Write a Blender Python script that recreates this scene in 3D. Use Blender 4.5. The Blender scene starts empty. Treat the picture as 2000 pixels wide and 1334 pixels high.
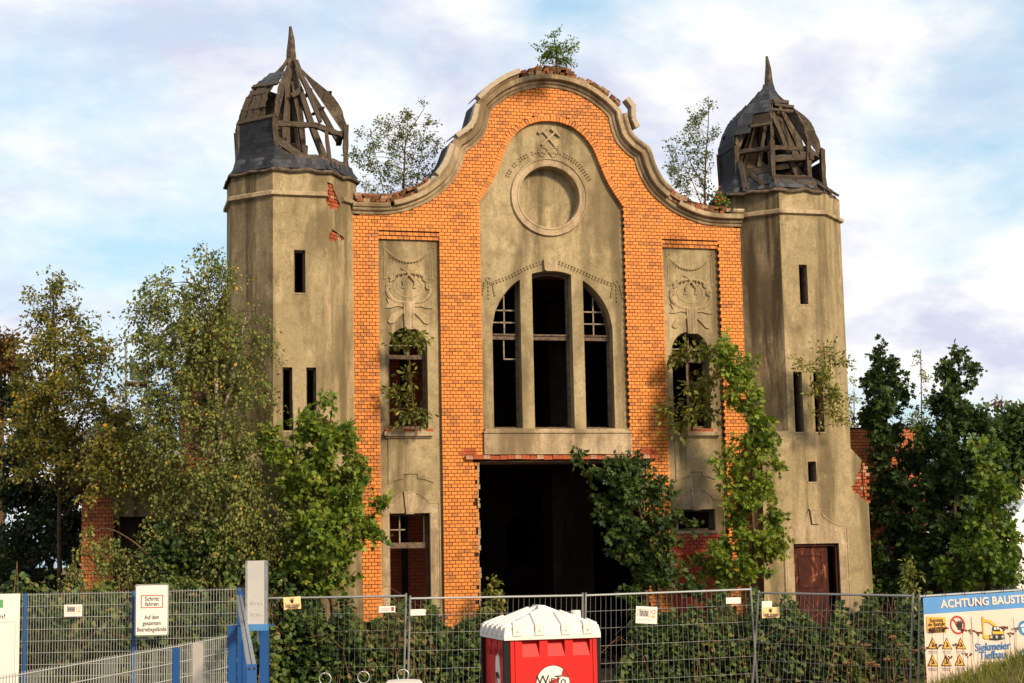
import bpy, math, random
import numpy as np
from mathutils import Vector, Matrix
from mathutils.geometry import tessellate_polygon

rnd = random.Random(7)
nrg = np.random.default_rng(11)
scene = bpy.context.scene
col = scene.collection
R = math.radians

# ------------------------------------------------------------------ camera
FPX = 3200.0
YAW, PITCH, ROLL = R(14.97), R(7.27), R(-1.14)
CAM = np.array([-10.109, -34.144, 2.508])
_r0 = np.array([math.cos(YAW), -math.sin(YAW), 0]); _f0 = np.array([math.sin(YAW), math.cos(YAW), 0]); _z = np.array([0, 0, 1.0])
_u0 = _z * math.cos(PITCH) - _f0 * math.sin(PITCH)
CF = _z * math.sin(PITCH) + _f0 * math.cos(PITCH)
CR = _r0 * math.cos(ROLL) + _u0 * math.sin(ROLL)
CU = -_r0 * math.sin(ROLL) + _u0 * math.cos(ROLL)
cd = bpy.data.cameras.new('camera'); cam = bpy.data.objects.new('camera', cd); col.objects.link(cam)
cd.sensor_width = 36; cd.lens = 36 * FPX / 2000; cd.clip_start = 0.1; cd.clip_end = 3000
cam.matrix_world = Matrix(((CR[0], CU[0], -CF[0], CAM[0]), (CR[1], CU[1], -CF[1], CAM[1]), (CR[2], CU[2], -CF[2], CAM[2]), (0, 0, 0, 1)))
scene.camera = cam

def at(u, v, D):
    """survey point seen at photo pixel (u, v), D metres down the optical axis"""
    return CAM + (CF + CR * (u - 1000) / FPX + CU * (667 - v) / FPX) * D
def atY(u, v, Y):
    d = CF + CR * (u - 1000) / FPX + CU * (667 - v) / FPX
    return CAM + d * (Y - CAM[1]) / d[1]

# ------------------------------------------------------------------ light
SUN_EL, SUN_AZ = R(27), R(24)          # azimuth measured from the facade normal towards +x
sd = Vector((math.sin(SUN_AZ) * math.cos(SUN_EL), -math.cos(SUN_AZ) * math.cos(SUN_EL), math.sin(SUN_EL)))
sl = bpy.data.lights.new('sun', 'SUN'); sl.energy = 3.55; sl.angle = R(10); sl.color = (1.0, 0.80, 0.55)
so = bpy.data.objects.new('sun', sl); col.objects.link(so); so.rotation_euler = sd.to_track_quat('Z', 'Y').to_euler(); so.location = (20, -30, 30)
scene.view_settings.view_transform = 'Standard'; scene.view_settings.look = 'None'
scene.view_settings.exposure = 0.74; scene.view_settings.gamma = 1.0

world = bpy.data.worlds.new('World'); scene.world = world; world.use_nodes = True
wt = world.node_tree; wn = wt.nodes; wl = wt.links; wn.clear()
def wnode(t, **k):
    n = wn.new(t)
    for a, b in k.items(): setattr(n, a, b)
    return n
out = wnode('ShaderNodeOutputWorld'); bg = wnode('ShaderNodeBackground'); bg.inputs[1].default_value = 0.1
sky = wnode('ShaderNodeTexSky', sky_type='NISHITA', sun_disc=False, sun_elevation=SUN_EL, sun_rotation=math.atan2(sd.x, sd.y), altitude=100, air_density=1.0, dust_density=2.0, ozone_density=1.4)
tc = wnode('ShaderNodeTexCoord'); sep = wnode('ShaderNodeSeparateXYZ'); wl.new(tc.outputs['Generated'], sep.inputs[0])
def wmath(op, a, b=None, clamp=False):
    n = wnode('ShaderNodeMath', operation=op, use_clamp=clamp)
    for i, x in enumerate((a, b)):
        if x is None: continue
        if isinstance(x, (int, float)): n.inputs[i].default_value = x
        else: wl.new(x, n.inputs[i])
    return n.outputs[0]
zz = wmath('ADD', wmath('MAXIMUM', sep.outputs[2], 0.0), 0.34)
comb = wnode('ShaderNodeCombineXYZ'); wl.new(wmath('DIVIDE', sep.outputs[0], zz), comb.inputs[0]); wl.new(wmath('DIVIDE', sep.outputs[1], zz), comb.inputs[1])
def wnoise(scale, detail, rough, off, dist=0.0):
    m = wnode('ShaderNodeMapping'); m.inputs[1].default_value = off; wl.new(comb.outputs[0], m.inputs[0])
    n = wnode('ShaderNodeTexNoise'); n.inputs['Scale'].default_value = scale; n.inputs['Detail'].default_value = detail
    n.inputs['Roughness'].default_value = rough; n.inputs['Distortion'].default_value = dist; wl.new(m.outputs[0], n.inputs['Vector']); return n.outputs[0]
def wramp(x, stops):
    n = wnode('ShaderNodeValToRGB'); wl.new(x, n.inputs[0]); e = n.color_ramp.elements
    while len(e) < len(stops): e.new(0.5)
    for i, (p, c) in enumerate(stops): e[i].position = p; e[i].color = (*c, 1)
    return n.outputs[0]
cover = wramp(wnoise(1.7, 9, 0.58, (12.7, 3.3, 0), 0.15), [(0.40, (0, 0, 0)), (0.55, (1, 1, 1))])
shade = wramp(wnoise(3.6, 8, 0.58, (8.6, 8.6, 0), 0.2), [(0.37, (4.2, 4.4, 5.35)), (0.54, (6.6, 6.5, 6.4))])
skyb = wnode('ShaderNodeMix', data_type='RGBA'); skyb.inputs[0].default_value = 0.55
wl.new(sky.outputs[0], skyb.inputs[6]); skyb.inputs[7].default_value = (3.7, 5.5, 6.5, 1)
mixw = wnode('ShaderNodeMix', data_type='RGBA'); wl.new(cover, mixw.inputs[0]); wl.new(skyb.outputs[2], mixw.inputs[6]); wl.new(shade, mixw.inputs[7])
wl.new(mixw.outputs[2], bg.inputs[0]); wl.new(bg.outputs[0], out.inputs[0])

# ------------------------------------------------------------------ materials
MATS = {}
class NT:
    def __init__(s, name):
        m = bpy.data.materials.new(name); m.use_nodes = True; s.m = m; s.t = m.node_tree; s.n = s.t.nodes; s.l = s.t.links
        s.n.clear(); s.out = s.n.new('ShaderNodeOutputMaterial'); s.p = s.n.new('ShaderNodeBsdfPrincipled'); s.l.new(s.p.outputs[0], s.out.inputs[0]); MATS[name] = m
        s.tc = s.n.new('ShaderNodeTexCoord'); s.p.inputs['Specular IOR Level'].default_value = 0.25
    def set(s, k, v):
        if hasattr(v, 'is_output') or isinstance(v, bpy.types.NodeSocket): s.l.new(v, s.p.inputs[k])
        else: s.p.inputs[k].default_value = (*v, 1) if isinstance(v, tuple) and len(v) == 3 else v
    def noise(s, scale, detail=4, rough=0.55, stretch=(1, 1, 1), dist=0.0, coord='Object'):
        mp = s.n.new('ShaderNodeMapping'); mp.inputs['Scale'].default_value = stretch; s.l.new(s.tc.outputs[coord], mp.inputs[0])
        n = s.n.new('ShaderNodeTexNoise'); n.inputs['Scale'].default_value = scale; n.inputs['Detail'].default_value = detail
        n.inputs['Roughness'].default_value = rough; n.inputs['Distortion'].default_value = dist; s.l.new(mp.outputs[0], n.inputs['Vector']); return n.outputs[0]
    def ramp(s, x, stops, interp='LINEAR'):
        n = s.n.new('ShaderNodeValToRGB'); s.l.new(x, n.inputs[0]); e = n.color_ramp.elements; n.color_ramp.interpolation = interp
        while len(e) < len(stops): e.new(0.5)
        for i, (p, c) in enumerate(stops):
            e[i].position = p; e[i].color = (*(c if isinstance(c, tuple) else (c, c, c)), 1)
        return n.outputs[0]
    def mix(s, f, a, b, mode='MIX'):
        n = s.n.new('ShaderNodeMix'); n.data_type = 'RGBA'; n.blend_type = mode
        for i, x in ((0, f), (6, a), (7, b)):
            if isinstance(x, bpy.types.NodeSocket): s.l.new(x, n.inputs[i])
            elif isinstance(x, tuple): n.inputs[i].default_value = (*x, 1)
            else: n.inputs[i].default_value = x
        return n.outputs[2]
    def math(s, op, a, b=None):
        n = s.n.new('ShaderNodeMath'); n.operation = op
        for i, x in enumerate((a, b)):
            if x is None: continue
            if isinstance(x, bpy.types.NodeSocket): s.l.new(x, n.inputs[i])
            else: n.inputs[i].default_value = x
        return n.outputs[0]
    def attr(s, name='tint'):
        n = s.n.new('ShaderNodeAttribute'); n.attribute_name = name; return n.outputs['Fac']
    def bump(s, h, strength=0.4, dist=0.02):
        n = s.n.new('ShaderNodeBump'); n.inputs['Strength'].default_value = strength; n.inputs['Distance'].default_value = dist
        s.l.new(h, n.inputs['Height']); s.l.new(n.outputs[0], s.p.inputs['Normal'])

def plain(name, c, rough=0.6, metal=0.0, var=0.12, scale=6.0, spec=0.3, bump=0.0):
    t = NT(name); n = t.noise(scale, 5)
    d = tuple(x * (1 - var * 1.6) for x in c); b = tuple(min(1, x * (1 + var)) for x in c)
    t.set('Base Color', t.ramp(n, [(0.3, d), (0.7, b)])); t.set('Roughness', rough); t.set('Metallic', metal); t.set('Specular IOR Level', spec)
    if bump: t.bump(t.noise(scale * 8, 4), bump, 0.01)
    return t.m

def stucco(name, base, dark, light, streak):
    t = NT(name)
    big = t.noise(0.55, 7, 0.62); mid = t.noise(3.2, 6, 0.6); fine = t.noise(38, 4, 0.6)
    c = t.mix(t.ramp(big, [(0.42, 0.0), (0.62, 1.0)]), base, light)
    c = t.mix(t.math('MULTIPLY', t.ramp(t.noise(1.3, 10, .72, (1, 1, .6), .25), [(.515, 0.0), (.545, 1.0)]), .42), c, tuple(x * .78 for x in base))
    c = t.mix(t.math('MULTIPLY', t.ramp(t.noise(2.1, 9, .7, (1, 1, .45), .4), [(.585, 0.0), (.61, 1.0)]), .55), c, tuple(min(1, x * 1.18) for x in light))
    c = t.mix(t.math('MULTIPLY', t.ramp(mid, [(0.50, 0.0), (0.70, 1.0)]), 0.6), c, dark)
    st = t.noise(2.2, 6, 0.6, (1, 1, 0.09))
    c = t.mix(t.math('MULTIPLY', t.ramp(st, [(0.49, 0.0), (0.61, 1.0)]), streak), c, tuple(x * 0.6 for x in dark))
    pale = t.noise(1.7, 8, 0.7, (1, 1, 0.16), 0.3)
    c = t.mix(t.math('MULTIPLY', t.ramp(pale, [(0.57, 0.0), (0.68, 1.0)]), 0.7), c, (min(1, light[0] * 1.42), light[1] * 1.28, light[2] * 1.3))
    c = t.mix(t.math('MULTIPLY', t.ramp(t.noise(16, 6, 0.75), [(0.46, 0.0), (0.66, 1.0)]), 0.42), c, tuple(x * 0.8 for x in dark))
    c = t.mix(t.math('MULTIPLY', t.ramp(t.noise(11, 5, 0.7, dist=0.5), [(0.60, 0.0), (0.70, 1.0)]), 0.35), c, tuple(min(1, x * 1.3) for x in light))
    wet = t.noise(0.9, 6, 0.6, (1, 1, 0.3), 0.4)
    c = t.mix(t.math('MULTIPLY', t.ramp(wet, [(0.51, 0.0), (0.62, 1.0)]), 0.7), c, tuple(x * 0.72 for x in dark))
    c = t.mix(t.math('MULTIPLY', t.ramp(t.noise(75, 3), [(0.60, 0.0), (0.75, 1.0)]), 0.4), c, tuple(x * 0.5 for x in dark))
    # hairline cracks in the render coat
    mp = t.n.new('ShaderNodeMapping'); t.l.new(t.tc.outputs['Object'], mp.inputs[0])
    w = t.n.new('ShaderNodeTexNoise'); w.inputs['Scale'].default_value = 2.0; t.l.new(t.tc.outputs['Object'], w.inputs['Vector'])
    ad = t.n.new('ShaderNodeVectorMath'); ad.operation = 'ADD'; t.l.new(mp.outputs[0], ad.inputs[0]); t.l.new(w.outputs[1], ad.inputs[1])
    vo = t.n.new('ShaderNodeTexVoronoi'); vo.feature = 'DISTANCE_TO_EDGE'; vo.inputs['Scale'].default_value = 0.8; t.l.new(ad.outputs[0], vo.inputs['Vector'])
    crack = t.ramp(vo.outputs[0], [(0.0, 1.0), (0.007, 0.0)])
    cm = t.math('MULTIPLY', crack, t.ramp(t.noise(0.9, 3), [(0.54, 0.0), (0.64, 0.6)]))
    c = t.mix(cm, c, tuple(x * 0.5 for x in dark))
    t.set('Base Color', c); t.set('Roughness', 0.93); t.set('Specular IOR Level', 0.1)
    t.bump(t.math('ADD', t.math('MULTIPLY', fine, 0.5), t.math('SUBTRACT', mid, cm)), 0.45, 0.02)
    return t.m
stucco('stucco', (.285, .224, .124), (.150, .113, .061), (.36, .285, .166), 0.75)
stucco('stucco_worn_shaded', (.175, .132, .074), (.085, .062, .035), (.26, .205, .122), 1.0)  # darker copy for the towers' left faces: stain streaks plus shade in the colour
stucco('cement', (.35, .265, .165), (.17, .12, .065), (.44, .34, .22), 0.55)
stucco('relief', (.315, .240, .134), (.19, .137, .075), (.38, .29, .17), 0.4)
stucco('interior_shade', (.04, .027, .02), (.018, .013, .010), (.055, .04, .03), 0.3)  # near-black for insides: the darkness of unlit rooms is put into the colour

def brickmat(name, stops, dirt=0.5, rough=0.62, spec=0.35):
    t = NT(name); c = t.ramp(t.attr(), stops)
    c = t.mix(t.math('MULTIPLY', t.ramp(t.noise(0.8, 6, 0.65), [(0.45, 0.0), (0.70, 1.0)]), dirt * 0.55), c, (.19, .085, .025))
    c = t.mix(t.math('MULTIPLY', t.ramp(t.noise(14, 5, 0.7), [(0.52, 0.0), (0.72, 1.0)]), dirt * 0.7), c, (.17, .07, .022))
    c = t.mix(t.math('MULTIPLY', t.ramp(t.noise(1.5, 7, .65, (1, 1, .14), .3), [(.52, 0.0), (.70, 1.0)]), dirt * .9), c, (.15, .062, .022))
    c = t.mix(t.math('MULTIPLY', t.ramp(t.noise(1.1, 8, .7, (1, 1, .5), .6), [(.60, 0.0), (.74, 1.0)]), dirt * .7), c, (.62, .40, .22))
    t.set('Base Color', c); t.set('Roughness', rough); t.set('Specular IOR Level', spec); t.bump(t.noise(30, 4), 0.25, 0.01); return t.m
brickmat('brick', [(0.0, (.34, .115, .022)), (0.14, (.41, .130, .020)), (0.3, (.53, .165, .021)), (0.7, (.60, .190, .024)), (1.0, (.66, .22, .034))], 0.42)
brickmat('red_brick', [(0.0, (.10, .03, .018)), (0.35, (.27, .055, .025)), (0.75, (.38, .08, .035)), (1.0, (.42, .26, .17))], 0.7, 0.85, 0.15)
brickmat('rubble', [(0.0, (.035, .022, .014)), (0.45, (.085, .045, .028)), (0.72, (.20, .06, .035)), (0.85, (.22, .13, .085)), (1.0, (.33, .26, .18))], 0.9, 0.92, 0.1)
brickmat('painted_brick', [(0.0, (.30, .035, .018)), (1.0, (.46, .055, .025))], 0.5, 0.6, 0.3)
def leafmat(name, stops, trans=0.35, rough=0.5):
    t = NT(name); c = t.ramp(t.attr(), stops); t.set('Base Color', c); t.set('Roughness', rough); t.set('Specular IOR Level', 0.25)
    tr = t.n.new('ShaderNodeBsdfTranslucent'); ms = t.n.new('ShaderNodeMixShader'); ms.inputs[0].default_value = trans
    t.l.new(t.mix(1.0, c, (1.25, 1.2, 0.55), 'MULTIPLY'), tr.inputs[0]); t.l.new(t.p.outputs[0], ms.inputs[1]); t.l.new(tr.outputs[0], ms.inputs[2]); t.l.new(ms.outputs[0], t.out.inputs[0]); return t.m
leafmat('leaf_birch', [(0.0, (0.034, 0.056, 0.016)), (0.45, (0.115, 0.150, 0.034)), (0.86, (0.235, 0.250, 0.065)), (0.93, (0.272, 0.221, 0.034)), (1.0, (0.578, 0.323, 0.034))])
leafmat('leaf_birch_yellow', [(0.0, (0.040, 0.058, 0.013)), (0.4, (0.112, 0.120, 0.019)), (0.75, (0.192, 0.168, 0.024)), (0.9, (0.352, 0.240, 0.024)), (1.0, (0.700, 0.352, 0.024))])
leafmat('leaf_maple', [(0.0, (0.044, 0.090, 0.014)), (0.45, (0.110, 0.170, 0.020)), (0.85, (0.200, 0.250, 0.028)), (1.0, (0.340, 0.320, 0.040))])
leafmat('leaf_maple_dark', [(0.0, (.012, .030, .009)), (0.5, (.030, .060, .013)), (0.85, (.065, .10, .018)), (1.0, (.12, .14, .022))], 0.25)
leafmat('leaf_ash', [(0.0, (0.060, 0.083, 0.015)), (0.5, (0.143, 0.158, 0.027)), (0.9, (0.240, 0.232, 0.045)), (1.0, (0.390, 0.315, 0.060))])
leafmat('leaf_bramble', [(0.0, (.012, .027, .008)), (0.4, (.042, .075, .016)), (0.7, (.085, .125, .026)), (0.92, (.125, .15, .032)), (0.98, (.18, .165, .032)), (0.995, (.13, .06, .025)), (1.0, (.2, .15, .05))], 0.25)
leafmat('leaf_hedge', [(0.0, (0.009, 0.018, 0.007)), (0.6, (0.023, 0.042, 0.010)), (0.93, (0.046, 0.065, 0.013)), (1.0, (0.156, 0.117, 0.019))], 0.2)
leafmat('leaf_brown', [(0.0, (.06, .035, .012)), (0.6, (.13, .07, .018)), (1.0, (.22, .10, .02))])
leafmat('leaf_grass', [(0.0, (0.091, 0.104, 0.018)), (0.5, (0.169, 0.176, 0.029)), (1.0, (0.312, 0.260, 0.078))], 0.3)
leafmat('flower_yellow', [(0.0, (.6, .42, .02)), (1.0, (.75, .55, .05))])
t = NT('birch_bark'); n1 = t.noise(9, 5, 0.6, (1, 1, 3.5)); t.set('Base Color', t.ramp(n1, [(0.42, (.05, .035, .022)), (0.5, (.42, .34, .25)), (0.75, (.55, .46, .36))])); t.set('Roughness', .8)
plain('bark', (.085, .055, .032), 0.9, 0, .3, 10, .1, .4); plain('twig', (.10, .055, .03), 0.9, 0, .25, 10, .1)
t = NT('old_wood'); n1 = t.noise(3.5, 8, .7, (1.4, 1.4, 1.4), 1.2); n2 = t.noise(24, 5, .7)
c = t.ramp(n1, [(0.28, (.018, .014, .011)), (0.5, (.075, .057, .042)), (0.74, (.205, .162, .118))]); c = t.mix(t.math('MULTIPLY', t.ramp(n2, [(.5, 0.0), (.7, 1.0)]), .6), c, (.03, .02, .013))
t.set('Base Color', c); t.set('Roughness', .92); t.set('Specular IOR Level', .1); t.bump(n2, .8, .02)
plain('eave_wood', (.10, .075, .052), .9, 0, .4, 9, .1, .4)
t = NT('slate'); n1 = t.noise(7, 5); c = t.ramp(t.attr(), [(0.0, (.008, .009, .012)), (0.6, (.022, .024, .029)), (1.0, (.062, .064, .07))]); c = t.mix(t.math('MULTIPLY', t.ramp(n1, [(.5, 0.0), (.72, 1.0)]), .4), c, (.045, .043, .04))
t.set('Base Color', c); t.set('Roughness', .65); t.set('Specular IOR Level', .2); t.bump(t.noise(40, 3), .2, .01)
plain('mortar', (.045, .018, .011), .95, 0, .3, 5, .05); plain('window_wood', (.12, .085, .06), .85, 0, .35, 12, .1, .3)
plain('window_white', (.24, .20, .145), .8, 0, .3, 12, .1)
t = NT('door_paint'); n1 = t.noise(3.0, 8, .75, (1, 1, .5), .5); c = t.ramp(n1, [(0.34, (.018, .005, .004)), (0.53, (.045, .010, .006)), (0.585, (.06, .016, .009)), (0.63, (.26, .09, .04))]); t.set('Base Color', c); t.set('Roughness', .75); t.set('Specular IOR Level', .15); t.bump(n1, .3, .01)
plain('galvanised', (.42, .43, .43), .42, .75, .22, 15, .5); plain('wire', (.40, .40, .38), .5, .6, .2, 8, .4); plain('bar_paint', (.40, .40, .36), .45, .3, .12, 5, .4)
plain('blue_paint', (.006, .062, .22), .45, 0, .10, 3, .4); plain('blue_pale', (.06, .20, .42), .45, 0, .15, 3, .4)
plain('sign_white', (.66, .62, .56), .5, 0, .05, 2, .4); plain('sign_grey', (.40, .38, .35), .45, .2, .07, 2, .4); plain('sheet_pale', (.47, .45, .42), .5, .1, .06, 2, .3); plain('sign_emboss', (.58, .555, .51), .45, .2, .05, 2, .4)
plain('ink', (.018, .017, .018), .6, 0, .1, 4); plain('ink_red', (.40, .03, .03), .55, 0, .1, 4); plain('sign_cream', (.72, .50, .24), .6, 0, .08, 3)
plain('sign_orange', (.62, .33, .05), .6, 0, .08, 3); plain('banner_white', (.62, .50, .42), .7, 0, .05, 1.2, .2); plain('banner_blue', (.085, .24, .50), .7, 0, .08, 1.2, .2)
plain('ink_blue', (.03, .16, .38), .6, 0, .1, 3); plain('digger_yellow', (.62, .36, .03), .6, 0, .1, 3); plain('green_logo', (.10, .30, .12), .6)
plain('toilet_red', (.50, .007, .005), .5, 0, .14, 4, .25); plain('toilet_white', (.60, .56, .53), .5, 0, .06, 2, .3); plain('black_plastic', (.008, .008, .008), .6, 0, .1, 3, .15)
plain('swoosh', (.33, .018, .015), .45, 0, .03); plain('net_green', (.06, .10, .075), .8); plain('rust', (.10, .045, .025), .85, .2, .3, 10)
plain('house_white', (.62, .60, .58), .85, 0, .04, 1); plain('roof_tile', (.22, .09, .05), .85, 0, .2, 5); plain('glass_dark', (.02, .022, .026), .1, 0, .1, 1, .6)
plain('van_white', (.75, .74, .73), .3, 0, .02, 1, .5); plain('berry', (.4, .02, .015), .4); plain('stalk_dry', (.20, .098, .055), .9, 0, .3, 20, .1)
t = NT('earth'); n1 = t.noise(1.4, 8, .65); n2 = t.noise(22, 5, .7); c = t.ramp(n1, [(0.35, (.10, .068, .038)), (.7, (.21, .15, .085))]); c = t.mix(t.math('MULTIPLY', t.ramp(n2, [(.5, 0.0), (.7, 1.0)]), .45), c, (.28, .22, .14))
t.set('Base Color', c); t.set('Roughness', .96); t.set('Specular IOR Level', .05); t.bump(n2, .6, .03)

# ------------------------------------------------------------------ helpers
class MB:
    """collects shapes; build() links them as one mesh object"""
    def __init__(s): s.v = []; s.f = []; s.t = []
    def add(s, verts, faces, tint=None):
        o = len(s.v); s.v.extend([tuple(map(float, p)) for p in verts]); s.f.extend([tuple(i + o for i in f) for f in faces])
        s.t.extend([0.5 if tint is None else tint] * len(faces)); return s
    def box(s, a, b, tint=None, M=None):
        x0, y0, z0 = a; x1, y1, z1 = b
        v = [(x0, y0, z0), (x1, y0, z0), (x1, y1, z0), (x0, y1, z0), (x0, y0, z1), (x1, y0, z1), (x1, y1, z1), (x0, y1, z1)]
        if M is not None: v = [M @ Vector(p) for p in v]
        return s.add(v, [(0, 3, 2, 1), (4, 5, 6, 7), (0, 1, 5, 4), (1, 2, 6, 5), (2, 3, 7, 6), (3, 0, 4, 7)], tint)
    def tube(s, pts, rad, n=6, tint=None, cap=True):
        pts = [Vector(p) for p in pts]; m = len(pts)
        if not hasattr(rad, '__len__'): rad = [rad] * m
        v = []; prev = None
        for i, p in enumerate(pts):
            d = (pts[min(i + 1, m - 1)] - pts[max(i - 1, 0)]).normalized()
            if prev is None: a = d.orthogonal().normalized()
            else:
                a = prev - d * prev.dot(d); a = a.normalized() if a.length > 1e-6 else d.orthogonal().normalized()
            prev = a; b = d.cross(a)
            for k in range(n):
                q = 2 * math.pi * k / n; v.append(p + (a * math.cos(q) + b * math.sin(q)) * rad[i])
        f = [(i * n + k, i * n + (k + 1) % n, (i + 1) * n + (k + 1) % n, (i + 1) * n + k) for i in range(m - 1) for k in range(n)]
        if cap: f += [tuple(range(n - 1, -1, -1)), tuple(range((m - 1) * n, m * n))]
        return s.add(v, f, tint)
    def prism(s, loops, y0, y1, tint=None, M=None):
        """polygon with holes in the xz plane, extruded from y0 to y1"""
        loops = [[(p[0], p[1]) for p in l] for l in loops]
        tri = tessellate_polygon([[Vector((x, z, 0)) for x, z in l] for l in loops]); flat = [p for l in loops for p in l]; n = len(flat)
        v = [(x, y0, z) for x, z in flat] + [(x, y1, z) for x, z in flat]; f = []
        for a, b, c in tri:
            A, B, C = flat[a], flat[b], flat[c]
            if (B[0] - A[0]) * (C[1] - A[1]) - (B[1] - A[1]) * (C[0] - A[0]) < 0: b, c = c, b
            f.append((a, b, c)); f.append((a + n, c + n, b + n))
        o = 0
        for l in loops:
            m = len(l)
            for i in range(m): j = (i + 1) % m; f.append((o + i, o + j, o + j + n, o + i + n))
            o += m
        if M is not None: v = [M @ Vector(p) for p in v]
        return s.add(v, f, tint)
    def build(s, name, mat, parent=None, smooth=False):
        me = bpy.data.meshes.new(name); me.from_pydata(s.v, [], s.f)
        a = me.attributes.new('tint', 'FLOAT', 'FACE'); a.data.foreach_set('value', np.array(s.t, dtype=np.float32))
        if smooth: me.polygons.foreach_set('use_smooth', [True] * len(me.polygons))
        me.materials.append(MATS[mat]); return link(name, me, parent)
def link(name, me, parent=None, M=None):
    o = bpy.data.objects.new(name, me); col.objects.link(o)
    if parent is not None: o.parent = parent
    if M is not None: o.matrix_local = M
    return o
def tag(o, label=None, cat=None, group=None, kind=None):
    for k, v in (('label', label), ('category', cat), ('group', group), ('kind', kind)):
        if v: o[k] = v
    return o
def thing(name, label, cat, loc=(0, 0, 0), rz=0.0, group=None):
    o = bpy.data.objects.new(name, None); col.objects.link(o); o.location = loc; o.rotation_euler = (0, 0, rz); o.empty_display_size = .2
    return tag(o, label, cat, group)
def unit_box(name, mat, tint, bev=0.0):
    """unit cube with slightly chamfered, uneven corners, shared by alike pieces"""
    v = []
    for z in (-.5, .5):
        for x, y in ((-.5, -.5), (.5, -.5), (.5, .5), (-.5, .5)): v.append((x + rnd.uniform(-bev, bev), y + rnd.uniform(-bev, bev), z + rnd.uniform(-bev, bev)))
    m = MB(); m.add(v, [(0, 3, 2, 1), (4, 5, 6, 7), (0, 1, 5, 4), (1, 2, 6, 5), (2, 3, 7, 6), (3, 0, 4, 7)], tint)
    me = bpy.data.meshes.new(name); me.from_pydata(m.v, [], m.f); a = me.attributes.new('tint', 'FLOAT', 'FACE'); a.data.foreach_set('value', np.array(m.t, dtype=np.float32)); me.materials.append(MATS[mat]); return me
def TRS(loc, axes, size):
    ax = [Vector(a).normalized() for a in axes]
    return Matrix(((ax[0].x * size[0], ax[1].x * size[1], ax[2].x * size[2], loc[0]), (ax[0].y * size[0], ax[1].y * size[1], ax[2].y * size[2], loc[1]), (ax[0].z * size[0], ax[1].z * size[1], ax[2].z * size[2], loc[2]), (0, 0, 0, 1)))
def text(s, size, parent, M, mat, align='CENTER', name='lettering', depth=0.0015, space=1.0, shear=0.0, bold=0.0012, fit=None):
    """flat lettering in the local xz plane of M (x right, z up, facing -y)"""
    cu = bpy.data.curves.new('t', 'FONT'); cu.body = s; cu.size = size; cu.align_x = align; cu.align_y = 'CENTER'; cu.extrude = depth; cu.space_character = space; cu.shear = shear; cu.offset = bold; cu.resolution_u = 3
    to = bpy.data.objects.new('t', cu); col.objects.link(to); dg = bpy.context.evaluated_depsgraph_get(); me = bpy.data.meshes.new_from_object(to.evaluated_get(dg)); bpy.data.objects.remove(to)
    xs = [v.co.x for v in me.vertices]; k = 1.0
    if fit and xs: k = fit / (max(xs) - min(xs))
    for v in me.vertices: v.co = Vector((v.co.x * k, -v.co.z, v.co.y))
    me.materials.clear(); me.materials.append(MATS[mat]); return link(name, me, parent, M)
def catmull(P, per=8):
    P = [np.array(p, float) for p in P]; Q = [2 * P[0] - P[1]] + P + [2 * P[-1] - P[-2]]; o = []
    for i in range(1, len(Q) - 2):
        for k in range(per):
            t = k / per; a, b, c, d = Q[i - 1:i + 3]
            o.append(.5 * (2 * b + (c - a) * t + (2 * a - 5 * b + 4 * c - d) * t * t + (3 * b - a - 3 * c + d) * t ** 3))
    return o + [P[-1]]
def sweep(path, prof, closed=False):
    """sweep a (n, y) profile along an xz path; n is measured to the left of travel"""
    P = [np.array(p, float) for p in path]; m = len(P); v = []; k = len(prof)
    for i in range(m):
        a = P[max(i - 1, 0)]; b = P[min(i + 1, m - 1)]
        t0 = P[i] - a if i > 0 else b - P[i]; t1 = b - P[i] if i < m - 1 else t0
        t0 = t0 / (np.linalg.norm(t0) + 1e-9); t1 = t1 / (np.linalg.norm(t1) + 1e-9)
        n0 = np.array([-t0[1], t0[0]]); n1 = np.array([-t1[1], t1[0]]); nm = n0 + n1; nm /= np.linalg.norm(nm); sc = min(1.6, 1 / max(.4, nm @ n0))
        for n, y in prof: q = P[i] + nm * n * sc; v.append((q[0], y, q[1]))
    f = [(i * k + j, i * k + j + 1, (i + 1) * k + j + 1, (i + 1) * k + j) for i in range(m - 1) for j in range(k - 1)]
    f += [tuple(range(k)), tuple(range((m - 1) * k + k - 1, (m - 1) * k - 1, -1))]
    return v, f
def arc(cx, cz, r, a0, a1, n): return [(cx + r * math.cos(R(a0 + (a1 - a0) * i / n)), cz + r * math.sin(R(a0 + (a1 - a0) * i / n))) for i in range(n + 1)]

# ------------------------------------------------------------------ ground
def gz(x, y):
    d = min(1, max(0, (y + 4.6) / 3.8)); z = -0.5 + 0.42 * d * d * (3 - 2 * d)
    e = math.exp(-(((x - 6.0) / 3.6) ** 2 + ((y + 11.2) / 2.6) ** 2)); return z + 1.42 * e
gb = MB()
xs = [-400, -200, -100, -60, -40] + [-30 + i * 1.0 for i in range(61)] + [40, 60, 100, 200, 400]
ys = [-60, -45] + [-38 + i * 1.0 for i in range(59)] + [30, 45, 80, 140, 250, 500]
vv = [(x, y, gz(x, y) + (rnd.uniform(-.03, .03) if abs(x) < 30 and y < 22 and y > -30 else 0)) for y in ys for x in xs]; nx = len(xs)
gb.add(vv, [(j * nx + i, j * nx + i + 1, (j + 1) * nx + i + 1, (j + 1) * nx + i) for j in range(len(ys) - 1) for i in range(nx - 1)])
tag(gb.build('ground', 'earth', None, True), 'sandy earth ground running into the dark portal', kind='structure')

# ------------------------------------------------------------------ the hall
hall = thing('derelict_hall', 'derelict orange brick hall with curved gable, stucco panels and two ruined corner towers', 'building')

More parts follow.
